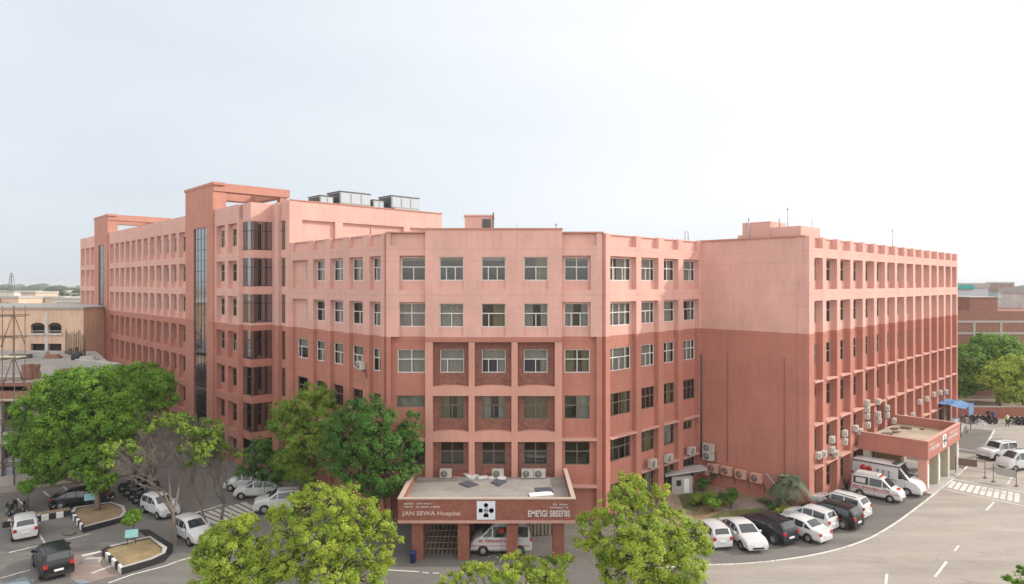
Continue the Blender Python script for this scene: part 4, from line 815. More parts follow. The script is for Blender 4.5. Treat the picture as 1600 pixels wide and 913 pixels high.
def make_car(name, label, cat, kind, paint, roof=None, group=None, decor=None, sidewin=True):
    p = PROF[kind]; w = p['w']; wr = p['wr_']; belt = p['belt']; rt = thing(name, label, cat, (0, 0, 0), 0, group)
    zb = .24; rings = []
    st = p['st']; n = len(st)
    for i, (x, zt, gh) in enumerate(st):
        e = abs(x)/(p['L']/2); k = 1-.10*max(0, e-.72)/.28
        ww = w*k
        if gh:
            top = w-.17 if kind != 'bigvan' else w-.1
            r = [(0, zb), (ww*.84, zb), (ww*.985, zb+.14), (ww, .62), (ww*.975, belt), (top, zt-.07), (top-.13, zt), (0, zt+.03)]
        else:
            b2 = min(belt, zt-.06); z6 = min(.62, zt-.12)
            r = [(0, zb), (ww*.84, zb), (ww*.985, zb+.12), (ww, z6), (ww*.975, b2), (ww*.93, zt-.035), (ww*.78, zt), (0, zt+.015)]
        rings.append([Vector((x, y, z)) for y, z in r]+[Vector((x, -y, z)) for y, z in r[-2:0:-1]])
    mb = MB(); m = len(rings[0])
    for rg_ in rings: mb.v += rg_
    for i in range(n-1):
        for j in range(m):
            j2 = (j+1) % m; mb.f.append((i*m+j, i*m+j2, (i+1)*m+j2, (i+1)*m+j)); top = (j in (6, 7)) and st[i][2] and st[i+1][2]
            mb.m.append(1 if (roof and top) else 0); mb.sm.append(True)
    mb.f.append(tuple(range(m))); mb.m.append(0); mb.sm.append(False); mb.f.append(tuple(range(n*m-1, (n-1)*m-1, -1))); mb.m.append(0); mb.sm.append(False)
    me = mb.mesh('body', [M[paint], M[roof or paint]]); bm = bmesh.new(); bm.from_mesh(me); bmesh.ops.recalc_face_normals(bm, faces=bm.faces); bm.to_mesh(me); bm.free()
    me.set_sharp_from_angle(angle=R(32))
    bo = bpy.data.objects.new('body', me); COL.objects.link(bo); bo.parent = rt
    def glassquad(nm, pts, inset, push=.008):
        c = sum(pts, Vector())/len(pts); q = [p_+(c-p_).normalized()*min(inset, (c-p_).length*.5) for p_ in pts]
        nrm = (q[1]-q[0]).cross(q[2]-q[1]).normalized()
        if nrm.dot(c-Vector((0, 0, .8))) < 0: nrm = -nrm
        g = MB(); g.quad([a+nrm*push for a in q]); g.build(nm, M['carglass'], rt, local=True)
    gi = [i for i in range(n) if st[i][2]]; g0, g1 = gi[0], gi[-1]
    def screen(nm, ra, rb, f0, f1):
        g = MB(); cols = []
        for k_ in (6, 7, 8):
            a, b_ = ra[k_], rb[k_]; q0, q1 = a.lerp(b_, f0), a.lerp(b_, f1); cols.append([q0, q1])
        for side in (0, 2):
            for q in (0, 1): cols[side][q] = cols[side][q].lerp(cols[1][q], .06)
        nrm = (cols[2][0]-cols[0][0]).cross(cols[0][1]-cols[0][0]).normalized()
        if nrm.z < 0: nrm = -nrm
        for k_ in (0, 1): g.quad([cols[k_][0]+nrm*.012, cols[k_+1][0]+nrm*.012, cols[k_+1][1]+nrm*.012, cols[k_][1]+nrm*.012])
        g.build(nm, M['carglass'], rt, local=True)
    screen('windscreen', rings[g1+1], rings[g1], .07, .92); screen('rear_window', rings[g0-1], rings[g0], .14, .9)
    for s in (0, 1):
        ix = (4, 5) if s == 0 else (10, 9)
        if sidewin:
            for i in range(g0, g1): glassquad('side_window', [rings[i][ix[0]], rings[i+1][ix[0]], rings[i+1][ix[1]], rings[i][ix[1]]], .055)
        glassquad('side_window', [rings[g1][ix[0]], rings[g1+1][ix[0]], rings[g1][ix[1]].lerp(rings[g1+1][ix[1]], .04), rings[g1][ix[1]]], .075)
        if kind in ('sedan',): glassquad('side_window', [rings[g0][ix[0]], rings[g0-1][ix[0]], rings[g0][ix[1]].lerp(rings[g0-1][ix[1]], .05), rings[g0][ix[1]]], .08)
    wr0 = wr
    wm = {}
    for i, wx in enumerate(p['wb']):
        for s in (-1, 1):
            a = MB(); a.lathe((wx, s*(w-.30), wr+.01), (0, s, 0), [(wr+.055, 0), (wr+.055, .302), (0, .304)], 22); a.build('wheel_arch', M['trim'], rt, local=True)
            t_ = MB(); t_.lathe((0, 0, 0), (0, s, 0), [(wr*.6, -.09), (wr*.95, -.09), (wr, -.05), (wr, .05), (wr*.94, .10), (wr*.64, .10), (wr*.62, .06)], 22)
            wo_ = t_.build('wheel', M['rubber'], rt, local=True); wo_.location = (wx, s*(w-.07), wr)
            d_ = MB(); d_.lathe((0, 0, 0), (0, s, 0), [(wr*.63, .05), (wr*.60, .085), (wr*.5, .07), (.06, .10), (0, .105)], 22); ro = d_.build('rim', M['alloy'], wo_, local=True)
            for q in range(5):
                an = q*2*math.pi/5; c_ = Vector((math.cos(an), 0, math.sin(an)))*wr*.38
                d2 = MB()
    xf, xr = st[-1][0], st[0][0]
    zf = st[-2][1]-.12
    for s in (-1, 1):
        h = MB(); yo = s*w*.62; y1, y2 = sorted((yo, yo+s*w*.26)); h.hexa([(xf-.20, y1, zf-.05), (xf-.02 if s*1 else 0, y1, zf-.05), (xf-.10, y2, zf-.05), (xf-.25, y2, zf-.05)], [(xf-.25, y1, zf+.10), (xf-.10, y1, zf+.09), (xf-.17, y2, zf+.10), (xf-.3, y2, zf+.10)]); h.build('headlight', M['lampw'], rt, local=True)
        t_ = MB(); zt_ = st[1][1]-.20; y1, y2 = sorted((s*w*.64, s*w*.90)); t_.box(xr-.035, xr+.22, y1, y2, zt_-.12, zt_+.10); t_.build('tail_light', M['lampr'], rt, local=True)
        mi_ = MB(); mi_.hexa([(st[g1][0]+.32, s*w*.98, belt-.02), (st[g1][0]+.46, s*w*.98, belt-.02), (st[g1][0]+.44, s*(w+.17), belt+.01), (st[g1][0]+.34, s*(w+.17), belt+.01)], [(st[g1][0]+.32, s*w*.98, belt+.13), (st[g1][0]+.44, s*w*.98, belt+.13), (st[g1][0]+.42, s*(w+.17), belt+.13), (st[g1][0]+.34, s*(w+.17), belt+.13)]); mi_.build('wing_mirror', M[paint], rt, local=True)
        for xh in (st[g0][0]+.55, st[g1][0]-.15):
            dh = MB(); dh.box(xh-.11, xh+.09, s*w*.96 if s > 0 else s*w-.03, s*w*.96+.06 if s > 0 else s*w+.02, belt-.13, belt-.09); dh.build('door_handle', M[paint], rt, local=True)
        for xh in (st[g0][0]+.85, st[g1][0]-.6, st[g1][0]+.55):
            sm_ = MB(); sm_.box(xh-.006, xh+.006, s*w-.004 if s > 0 else s*w-.006, s*w+.006 if s > 0 else s*w+.004, .36, belt-.02); sm_.build('door_seam', M['trim'], rt, local=True)
    b_ = MB(); b_.box(xf-.12, xf+.03, -w*.80, w*.80, .26, .44); b_.build('bumper', M[paint if kind != 'jeep' else 'trim'], rt, local=True)
    b_ = MB(); b_.box(xf-.06, xf+.045, -w*.48, w*.48, .30, .42); b_.build('grille', M['trim'], rt, local=True)
    b_ = MB(); b_.box(xr-.045, xr+.12, -w*.84, w*.84, .27, .50); b_.build('bumper', M[paint if paint != 'carblack' else 'trim'], rt, local=True)
    b_ = MB(); b_.box(xr-.055, xr+.02, -.25, .25, .56, .67); b_.build('number_plate', M['white'], rt, local=True)
    b_ = MB(); b_.box(xf-.02, xf+.055, -.25, .25, .44, .54); b_.build('number_plate', M['white'], rt, local=True)
    if kind in ('suv', 'jeep'):
        for s in (-1, 1):
            b_ = MB(); b_.tube([(st[g0][0]+.25, s*(w-.32), st[g0][1]+.06), (0, s*(w-.30), st[g0+1][1]+.06), (st[g1][0]-.1, s*(w-.32), st[g1][1]+.04)], .022, 0, 6); b_.build('roof_rail', M['trim'], rt, local=True)
    return rt
def place_car(root, p, ang): root.location = (p.x, p.y, .02); root.rotation_euler = (0, 0, ang); return root
ROWG = 'cars parked along the garden kerb'
def car_at(name, label, cat, kind, paint, c, hd, roof=None, group=None):
    r = make_car(name, label, cat, kind, paint, roof, group); return place_car(r, c, math.atan2(hd[1], hd[0]))
def rearpos(px, py, hd, kind, half=None):          # middle of the rear bumper's foot seen at a pixel
    d = Vector((hd[0], hd[1], 0)).normalized(); return G(px, py)+d*(PROF[kind]['L']/2)
car_at('parked_car', 'white hatchback seen from behind, half hidden by the lime tree', 'car', 'hatch', 'carwhite', rearpos(1130, 861, (-.18, 1), 'hatch'), (-.18, 1), group=ROWG)
c = G(1184, 866)-Vector((.14, -1, 0)).normalized()*2.2
car_at('parked_car', 'white saloon parked nose out towards the road', 'car', 'sedan', 'carwhite', c, (.16, -1), group=ROWG)
car_at('parked_car', 'dark navy crossover between the nose-out white saloon and the tail-out white saloon', 'car', 'suv', 'carnavy', rearpos(1237, 854, (-.5, .86), 'suv'), (-.5, .86), group=ROWG)
car_at('parked_car', 'white saloon with its tail to the road, next to the dark navy crossover', 'car', 'sedan', 'carwhite', rearpos(1291, 851, (-.55, .83), 'sedan'), (-.55, .83), group=ROWG)
car_at('parked_car', 'white hatchback tucked between the tail-out white saloon and the large black car', 'car', 'hatch', 'carwhite', rearpos(1303, 832, (-.6, .8), 'hatch'), (-.6, .8), group=ROWG)
car_at('parked_car', 'large black car with a rear roof spoiler near the ambulances', 'car', 'suv', 'carblack', rearpos(1343, 829, (-.63, .78), 'suv'), (-.63, .78), group=ROWG)
car_at('parked_car', 'white car behind the large black car, nearest the ambulances', 'car', 'suv', 'carwhite', rearpos(1356, 812, (-.65, .76), 'suv'), (-.65, .76), group=ROWG)
car_at('parked_jeep', 'white boxy jeep parked beyond the barricades at the right', 'jeep', 'jeep', 'carwhite', G(1558, 716), (-.98, -.35))
car_at('parked_van', 'white people carrier cut off by the right picture edge', 'van', 'van', 'carwhite', G(1590, 733), (-.98, -.22))
car_at('parked_car', 'old white hatchback with a dented tailgate parked beside the striped kerb', 'car', 'hatch', 'carwhite', rearpos(40, 846, (-.62, .78), 'hatch'), (-.62, .78))
car_at('parked_car', 'glossy black hatchback at the lower left, tail towards the viewer', 'car', 'suv', 'carblack', rearpos(92, 906, (-.68, .73), 'suv'), (-.68, .73))
car_at('parked_car', 'blue grey car at the lower left corner, mostly out of frame', 'car', 'sedan', 'cargrey', G(22, 950), (-.68, .73))
car_at('parked_car', 'white hatchback beside the heap of motorcycles, half behind a bare tree', 'car', 'hatch', 'carwhite', G(250, 803), (.8, -.6))
car_at('parked_car', 'white hatchback behind the bare trees next to the lime tree at the bottom', 'car', 'hatch', 'carwhite', G(301, 842), (.75, -.66))
car_at('parked_car', 'white hatchback side-on at the end of the paved strip', 'car', 'hatch', 'carwhite', G(403, 776), (-.98, -.12), group='cars in the courtyard shade')
car_at('parked_car', 'white car partly under the low dark evergreen', 'car', 'hatch', 'carwhite', G(386, 764), (-.98, -.05), group='cars in the courtyard shade')
car_at('parked_car', 'white crossover with black lower body pointing at the paved strip', 'car', 'suv', 'carwhite', G(441, 796), (-.95, -.3), group='cars in the courtyard shade')
car_at('parked_car', 'black car in the shade under the huge green tree', 'car', 'sedan', 'carblack', G(129, 790), (.95, .25))
# ---- ambulances
def text_mesh(txt, size, depth=.01, bold=0.0, align='CENTER'):
    cu = bpy.data.curves.new('lettering', 'FONT'); cu.body = txt; cu.size = size; cu.extrude = depth; cu.offset = bold; cu.align_x = align; cu.align_y = 'CENTER'; cu.resolution_u = 3
    o = bpy.data.objects.new('lettering', cu); COL.objects.link(o); bpy.context.view_layer.update()
    me = bpy.data.meshes.new_from_object(o.evaluated_get(bpy.context.evaluated_depsgraph_get())); bpy.data.objects.remove(o); bpy.data.curves.remove(cu)
    return me
def glyphs(mb, x0, x1, z0, z1, rg, P, cell=.1, top=True):
    """a row of small illegible letters: uneven strokes under a head line"""
    x = x0
    while x < x1-cell*.5:
        w = cell*rg.uniform(.6, 1.1); e = min(x+w, x1); st = cell*.16; zz = z1-(z1-z0)*rg.uniform(0, .25)
        if rg.random() < .12: x += w*.8; continue
        mb.hexa(*P(x, x+st, z0, z1)); mb.hexa(*P(x+st, e-st*.6, zz-st, zz))
        if rg.random() < .7: mb.hexa(*P(e-st*1.6, e-st*.6, z0+(z1-z0)*rg.uniform(0, .4), zz-st))
        if rg.random() < .5: mb.hexa(*P(x+st, e-st*1.7, z0+(z1-z0)*.32, z0+(z1-z0)*.32+st))
        x = e+st*.5
def side_marks(rt, w, kind, rg):
    for s in (-1, 1):
        y = s*(w+.012)
        P = lambda a, c, e, f: ([(a, min(y, y-s*.02), e), (c, min(y, y-s*.02), e), (c, max(y, y-s*.02), e), (a, max(y, y-s*.02), e)], [(a, min(y, y-s*.02), f), (c, min(y, y-s*.02), f), (c, max(y, y-s*.02), f), (a, max(y, y-s*.02), f)])
        if kind == 'small':
            mb = MB(); glyphs(mb, -1.75, 1.1, .80, .96, rg, P, .16); mb.build('lettering', M['red'], rt, local=True)
            mb = MB(); mb.hexa(*P(-1.9, 1.85, .70, .735)); mb.build('stripe', M['red'], rt, local=True)
        elif kind == 'big':
            y = s*(w+.004)
            mb = MB(); glyphs(mb, -1.9, 1.0, 1.02, 1.24, rg, P, .2); mb.build('lettering', M['cargrey'], rt, local=True)
            mb = MB(); mb.hexa(*P(-2.35, -1.0, 1.62, 2.05)) if False else None
            mb = MB(); mb.lathe((-1.75, s*(w-.10), 1.78), (0, s, .09), [(.28, 0), (.28, .075), (.0, .078)], 18); mb.lathe((-1.25, s*(w-.10), 1.78), (0, s, .09), [(.24, 0), (.24, .075), (.0, .078)], 18); mb.build('emblem', M['red'], rt, local=True)
            for q in range(3):
                mb = MB(); xx = -.55+q*.45; mb.tube([(xx, s*(w-.04), 1.34), (xx, s*(w-.05), 1.7)], .07, 0, 8); mb.lathe((xx, s*(w-.05), 1.80), (0, s, 0), [(.09, -.03), (.09, .03)], 12); mb.build('pictogram', M['cargrey'], rt, local=True)
            mb = MB(); mb.box(-2.65, 1.2, s*(w-.16) if s > 0 else s*(w-.02), s*(w-.02) if s > 0 else s*(w-.16), 2.31, 2.40); mb.build('stripe', M['darkmetal'], rt, local=True)
        else:
            mb = MB(); glyphs(mb, -1.0, 1.6, .78, .98, rg, P, .24); mb.build('lettering', M['red'], rt, local=True)
            mb = MB(); mb.hexa(*P(-1.8, 1.9, .60, .63)); mb.build('stripe', M['red'], rt, local=True)
rgA = random.Random(4)
r = make_car('ambulance', 'small white ambulance van with a raised roof cap and red lettering by the second porch', 'ambulance', 'van', 'carwhite'); side_marks(r, .80, 'small', rgA)
mb = MB(); mb.hexa([(-1.7, -.55, 1.8), (.35, -.55, 1.8), (.35, .55, 1.8), (-1.7, .55, 1.8)], [(-1.6, -.48, 2.03), (.1, -.48, 2.03), (.1, .48, 2.03), (-1.6, .48, 2.03)]); mb.build('roof_cap', M['carwhite'], r, local=True)
mb = MB(); mb.box(.12, .32, -.45, .45, 1.83, 1.95); mb.build('beacon', M['lampr'], r, local=True)
mb = MB(); mb.box(1.3, 1.72, -.3, .3, 1.06, 1.115); mb.build('bonnet_mark', M['red'], r, local=True)
cv = (G(1388.5, 786.6)+G(1346, 776))/2; hv = (mV.x*.95+.05, mV.y*.98); n_ = Vector((-hv[1], hv[0], 0)).normalized(); cv = cv+n_*.8
place_car(r, cv, math.atan2(hv[1], hv[0]))
r = make_car('ambulance', 'big high-roofed white ambulance with red emblem and pictograms under the second porch', 'ambulance', 'bigvan', 'carwhite', sidewin=False); side_marks(r, .97, 'big', rgA)
mb = MB(); mb.box(.55, .95, -.7, .7, 2.47, 2.60); mb.build('beacon', M['darkmetal'], r, local=True)
cv = W(65.15, 19.3); place_car(r, cv, math.atan2(mV.y, mV.x))
r = make_car('ambulance', 'white ambulance with red scribbled lettering parked under the brick porch', 'ambulance', 'van', 'carwhite'); side_marks(r, .80, 'porch', rgA)
mb = MB(); mb.box(-.35, -.0, .80, .815, 1.25, 1.55) if False else mb.box(-.2, .1, .70, .735, 1.36, 1.62); mb.build('emblem', M['red'], r, local=True)
mb = MB(); mb.box(-1.6, .4, -.62, .62, 1.83, 1.93); mb.build('roof_cap', M['carwhite'], r, local=True)
mb = MB(); mb.box(.2, .45, -.5, .5, 1.93, 2.06); mb.build('beacon', M['darkmetal'], r, local=True)
place_car(r, Vector((-.75, 45.4, 0)), math.pi); r.scale = (1.05, 1.05, 1.12)
# ---- motorcycles
def make_bike():
    rt = thing('motorcycle', 'x', 'motorcycle', (0, 0, 0), 0)
    for x in (-.62, .62):
        t_ = MB(); pr = [(.29+.045*math.cos(a), .045*math.sin(a)) for a in [2*math.pi*i/8 for i in range(9)]]; t_.lathe((0, 0, 0), (0, 1, 0), pr, 18); wh = t_.build('wheel', M['rubber'], rt, local=True); wh.location = (x, 0, .33)
        d_ = MB()
        for q in range(6): a = q*math.pi/6; d_.tube([(-.27*math.cos(a), 0, -.27*math.sin(a)), (.27*math.cos(a), 0, .27*math.sin(a))], .009, 0, 4)
        d_.lathe((0, -.05, 0), (0, 1, 0), [(.06, 0), (.06, .1)], 10); d_.build('spokes', M['metal'], wh, local=True)
    b_ = MB(); b_.hexa([(-.05, -.10, .68), (.38, -.12, .66), (.38, .12, .66), (-.05, .10, .68)], [(-.05, -.08, .86), (.32, -.10, .95), (.32, .10, .95), (-.05, .08, .86)]); b_.build('fuel_tank', M['carblack'], rt, local=True)
    b_ = MB(); b_.hexa([(-.72, -.10, .72), (-.04, -.13, .70), (-.04, .13, .70), (-.72, .10, .72)], [(-.74, -.09, .86), (-.06, -.11, .80), (-.06, .11, .80), (-.74, .09, .86)]); b_.build('seat', M['trim'], rt, local=True)
    b_ = MB(); b_.box(-.18, .26, -.13, .13, .26, .56); b_.box(-.02, .20, -.09, .09, .56, .68); b_.build('engine', M['metal'], rt, local=True)
    b_ = MB(); b_.tube([(.62, .09, .33), (.42, .09, .92)], .022, 0, 6); b_.tube([(.62, -.09, .33), (.42, -.09, .92)], .022, 0, 6); b_.build('fork', M['metal'], rt, local=True)
    b_ = MB(); b_.tube([(.28, .36, 1.02), (.40, .2, 1.0), (.42, 0, .95), (.40, -.2, 1.0), (.28, -.36, 1.02)], .018, 0, 6); b_.build('handlebar', M['darkmetal'], rt, local=True)
    b_ = MB(); b_.lathe((.46, 0, .86), (1, 0, 0), [(.0, -.08), (.09, -.04), (.10, .05), (0, .07)], 14); b_.build('headlight', M['lampw'], rt, local=True)
    b_ = MB(); b_.tube([(.1, -.16, .32), (-.3, -.17, .30), (-.75, -.17, .40)], [.03, .045, .055], 0, 8); b_.build('exhaust', M['metal'], rt, local=True)
    b_ = MB(); b_.tube([(.42, 0, .80), (.1, 0, .60), (-.2, 0, .5), (-.62, .11, .33)], .03, 0, 6); b_.tube([(-.05, 0, .72), (-.7, 0, .72)], .03, 0, 6); b_.tube([(-.62, -.11, .33), (-.5, -.11, .7)], .025, 0, 6); b_.build('frame', M['darkmetal'], rt, local=True)
    b_ = MB(); b_.tube([(-.95, 0, .42), (-.86, 0, .62), (-.66, 0, .73)], [.06, .07, .07], 0, 6); b_.build('mudguard', M['carblack'], rt, local=True)
    return rt
bike = make_bike(); bsnap = snapshot(bike)
B = []
for px, py, ang, lab in ((86, 794, 1.9, 'upright motorcycle with a tall screen on the kerb strip, nearest the black car'), (99, 791, 1.7, 'motorcycle wedged between the tall-screened one and the black car'), (80, 797, 2.1, 'motorcycle at the left end of the kerb-strip trio'),
    (38, 803, 2.2, 'motorcycle left of the ball tree behind the white hatchback'), (12, 806, 2.4, 'motorcycle at the left picture edge behind the white hatchback'), (22, 801, 2.0, 'motorcycle between the left picture edge and the ball tree')):
    B.append((px, py, ang, lab, 'motorcycles behind the striped kerb'))
hp = [(203, 768), (210, 774), (217, 780), (225, 786), (233, 790), (213, 764), (221, 769), (228, 775), (236, 780), (243, 784), (224, 761), (232, 766)]
for k, (px, py) in enumerate(hp):
    row, pos = ('front', 'middle', 'rear')[0 if k < 5 else 1 if k < 10 else 2], k if k < 5 else k-5 if k < 10 else k-10
    lab = f"{('first','second','third','fourth','fifth')[pos]} from the left motorcycle in the {row} row of the crowded heap"
    B.append((px, py, .9+.25*((k*7) % 5-2)*.3, lab, 'motorcycles crowded beside the white hatchback'))
for k, px in enumerate((1512, 1521, 1530, 1538, 1547, 1583, 1592, 1600, 1609)):
    lab = f"motorcycle at the far wall, {('leftmost','second from the left','third from the left','fourth from the left','last before the people')[k]} of the left bunch" if k < 5 else f"motorcycle at the far wall, {('first','second','third','fourth')[k-5]} right of the person in pale green"
    B.append((px, 660+(px-1512)*.04, 2.0, lab, 'motorcycles along the far boundary wall'))
for i, (px, py, a, lab, grp) in enumerate(B):
    p = G(px, py); p.z = .02
    if i == 0: bike.location = p; bike.rotation_euler = (0, 0, a); bike['label'] = lab; bike['group'] = grp
    else: dup(bike, bsnap, p, a, lab, grp)
# ---------------------------------------------------------------- porches
def text_on(parent, txt, p0, t, n, width, height, mat, name='lettering', bold=.0):
    me = text_mesh(txt, 1.0, .02, bold)
    xs = [v.co.x for v in me.vertices]; ys = [v.co.y for v in me.vertices]; sx_, sy_ = width/(max(xs)-min(xs)), height/(max(ys)-min(ys))
    cx, cy = (max(xs)+min(xs))/2, (max(ys)+min(ys))/2; off = wloc(parent)
    for v in me.vertices:
        a = (v.co.x-cx)*sx_; z = (v.co.y-cy)*sy_; d = v.co.z
        v.co = Vector((p0.x+t.x*a+n.x*(d+.012), p0.y+t.y*a+n.y*(d+.012), p0.z+z))-off
    me.materials.clear(); me.materials.append(mat); o = bpy.data.objects.new(name, me); COL.objects.link(o); o.parent = parent; return o
def small_text(parent, o, t, n, s0, s1, z0, z1, mat, rg, cell):
    mb = MB()
    def P(a, c, e, f): return [P3(o, t, n, a, .03, e), P3(o, t, n, c, .03, e), P3(o, t, n, c, 0, e), P3(o, t, n, a, 0, e)], [P3(o, t, n, a, .03, f), P3(o, t, n, c, .03, f), P3(o, t, n, c, 0, f), P3(o, t, n, a, 0, f)]
    glyphs(mb, s0, s1, z0, z1, rg, P, cell); return mb.build('small_lettering', mat, parent)
PX0, PX1, PY0, PY1 = -7.55, 4.2, 43.7, 50.85
po = thing('entrance_porch', 'flat-roofed brick porch with the hospital name and a white emblem panel on its front', 'porch', (-1.7, 47, 0))
t_ = Vector((1, 0, 0)); n_ = Vector((0, -1, 0)); oP = Vector((PX0, PY0, 0)); LP = PX1-PX0
mb = MB(); mb.box(PX0+.2, PX1-.2, PY0+.25, PY1, 3.05, 3.5); mb.build('roof', M['roof'], po)
mb = MB(); mb.box(PX0, PX1, PY0, PY0+.22, 2.74, 4.12); mb.build('fascia', M['brickred'], po)
mb = MB(); mb.box(PX0, PX0+.2, PY0+.222, PY1, 2.74, 4.12); mb.build('parapet', M['brickred'], po)
mb = MB(); mb.box(PX1-.2, PX1, PY0+.222, PY1, 2.74, 4.12); mb.build('parapet', M['brickred'], po)
mb = MB(); mb.box(PX0-.04, PX1+.04, PY0-.05, PY0+.26, 4.12, 4.2); mb.box(PX0-.04, PX0+.25, PY0+.262, PY1, 4.12, 4.2); mb.box(PX1-.25, PX1+.04, PY0+.262, PY1, 4.12, 4.2); mb.build('coping', plain('beige_coping', (.46, .37, .30), .85, var=.2), po)
mb = MB(); mb.box(PX0-.03, PX1+.03, PY0-.06, PY0+.25, 2.56, 2.738); mb.build('ledge', M['ledge'], po)
for x in (-6.3, -3.24, .02, 3.1):
    mb = MB(); mb.box(x-.38, x+.38, 43.95, 44.7, 0, 2.556); mb.build('column', M['brickred'], po)
    mb = MB(); mb.box(x-.36, x+.36, 48.9, 49.6, 0, 3.05); mb.build('column', M['brickred'], po)
text_on(po, 'JAN SEWA Hospital', Vector((-5.36, PY0, 3.17)), t_, n_, 3.86, .36, M['letters'], 'hospital_name', .012)
text_on(po, "EME'IGI S8SEI'8S", Vector((2.46, PY0, 3.2)), t_, n_, 2.8, .44, M['lettersw'], 'hospital_name', .022)
rgS = random.Random(12)
for s0, s1, z0, z1 in ((.42, 1.0, 3.77, 3.9), (1.15, 2.35, 3.80, 3.87), (.42, 1.05, 3.58, 3.68), (1.2, 2.85, 3.56, 3.68)): small_text(po, oP, t_, n_, s0, s1, z0, z1, M['lettersw'], rgS, .11)
for s0, s1, z0, z1 in ((10.25, 10.6, 3.72, 3.85), (10.7, 11.25, 3.74, 3.84), (10.1, 11.3, 3.53, 3.64)): small_text(po, oP, t_, n_, s0, s1, z0, z1, M['lettersw'], rgS, .12)
def emblem(parent, c, t, n, s, plate=True):
    off = parent
    if plate:
        mb = MB(); o = Vector((c.x, c.y, 0)); mb.obox(o, t, n, -s/2, s/2, 0, .05, c.z-s/2, c.z+s/2); pl = mb.build('emblem_panel', M['sign'], parent)
    mb = MB()
    def poly(cx, cz, r, k, rot=0, sq=1.0, flat=False):
        pts = []
        for i in range(k):
            a = rot+2*math.pi*i/k; z = math.sin(a)*r
            if flat and z < -.45*r: z = -.45*r
            pts.append((cx+math.cos(a)*r*sq, cz+z))
        f = [P3(c, t, n, a, .065, c.z+z) for a, z in pts]; b_ = [P3(c, t, n, a, .048, c.z+z) for a, z in pts]; mb.quad(f); mb.quad(f[::-1])
        for i in range(k): j = (i+1) % k; mb.quad([b_[i], b_[j], f[j], f[i]])
    q = s*.29; r = s*.125
    poly(0, q, r, 6, math.pi/6); poly(-q, 0, r*1.15, 4, math.pi/4); poly(q, 0, r*1.1, 8); poly(0, -q, r*1.15, 12, 0, 1, True)
    o = Vector((c.x, c.y, 0))
    for a, c_, z0, z1 in ((-.075, -.045, -.15, .15), (.045, .075, -.15, .15), (-.15, .15, -.02, .02), (-.012, .012, -.18, .18)): mb.obox(o, t, n, a*s, c_*s, .05, .06+.002*abs(a)*10, c.z+z0*s, c.z+z1*s)
    mb.build('emblem', M['navy'], pl)
emblem(po, Vector((-1.72, PY0, 3.41)), t_, n_, 1.22)
# inside the porch
b = thing('timber_grille', 'dark brown lattice grille leaning under the left bay of the brick porch', 'grille', (-4.9, 46.5, 0)); mb = MB()
for k in range(9): x = -6.0+k*.29; mb.hexa([(x, 44.9, .02), (x+.14, 44.9, .02), (x+.14, 44.98, .02), (x, 44.98, .02)], [(x+.35, 48.3, 2.6), (x+.49, 48.3, 2.6), (x+.49, 48.4, 2.6), (x+.35, 48.4, 2.6)])
mb.build('slats', M['rust'], b); mb = MB()
for k in range(9): f = (k+.5)/9; y = 45+3.3*f; z = .05+2.5*f; mb.box(-6.0+.35*f, -3.5+.35*f, y-.05, y+.03, z+.05, z+.13)
mb.build('rails', plain('grille_rail', (.23, .16, .12), .8), b)
b = thing('board_screen', 'beige and brown vertical board screen behind the right bay of the brick porch', 'screen', (2.2, 48.3, 0)); mb = MB()
for k in range(8): mb.box(1.05+k*.27, 1.05+k*.27+.2, 48.2+(k % 2)*.06, 48.3+(k % 2)*.06, .02, 2.8)
mb.build('boards', M['gazebo'], b); mb = MB(); mb.box(.95, 3.25, 48.42, 48.5, .02, 2.85); mb.build('backing', M['rust'], b)
b = MB(); b.box(1.9, 2.35, 48.02, 48.16, 1.2, 1.75); b.box(1.9, 2.35, 48.0, 48.16, 1.83, 2.1, 1); tag(b.build('notice_box', [M['white'], M['black']]), 'white notice box with a dark header on the board screen', 'notice')
b = thing('litter_bin', 'dark blue bin at the foot of the left front porch column', 'bin', (-6.55, 43.55, 0.01)); mb = MB(); mb.lathe((0, 0, 0), (0, 0, 1), [(.17, 0), (.22, .62), (.24, .64), (.24, .68), (0, .68)], 16); mb.build('body', M['blue'], b, local=True); mb = MB(); mb.lathe((0, 0, .681), (0, 0, 1), [(.245, 0), (.22, .06), (.06, .09), (0, .09)], 16); mb.build('lid', M['blue'], b, local=True)
def flatthing(name, label, cat, pts, z, h, mat, group=None):
    mb = MB(); mb.prism([(p.x, p.y) for p in pts], z, z+h); tag(mb.build(name, mat), label, cat, group)
RZ = 3.5
C5 = lambda x, y: G(600+x/3.92, 680+y/3.92, RZ)
for pts, mt, lab in ((((458, 300), (520, 283), (580, 308), (520, 325)), 'slab', 'dark slate square lying on the porch roof, left one'), (((655, 293), (690, 275), (758, 285), (705, 317)), 'slab', 'dark slate square lying on the porch roof beside the white tent-shaped piece'), (((922, 328), (1020, 325), (1038, 352), (935, 352)), 'slab', 'dark slate board behind the white sheet at the right of the porch roof'), (((886, 362), (1020, 348), (1042, 372), (895, 384)), 'white', 'long white sheet lying near the front right of the porch roof')):
    flatthing('loose_board', lab, 'debris', [C5(*p) for p in pts], RZ+.02, .06, M[mt], 'loose pieces on the porch roof')
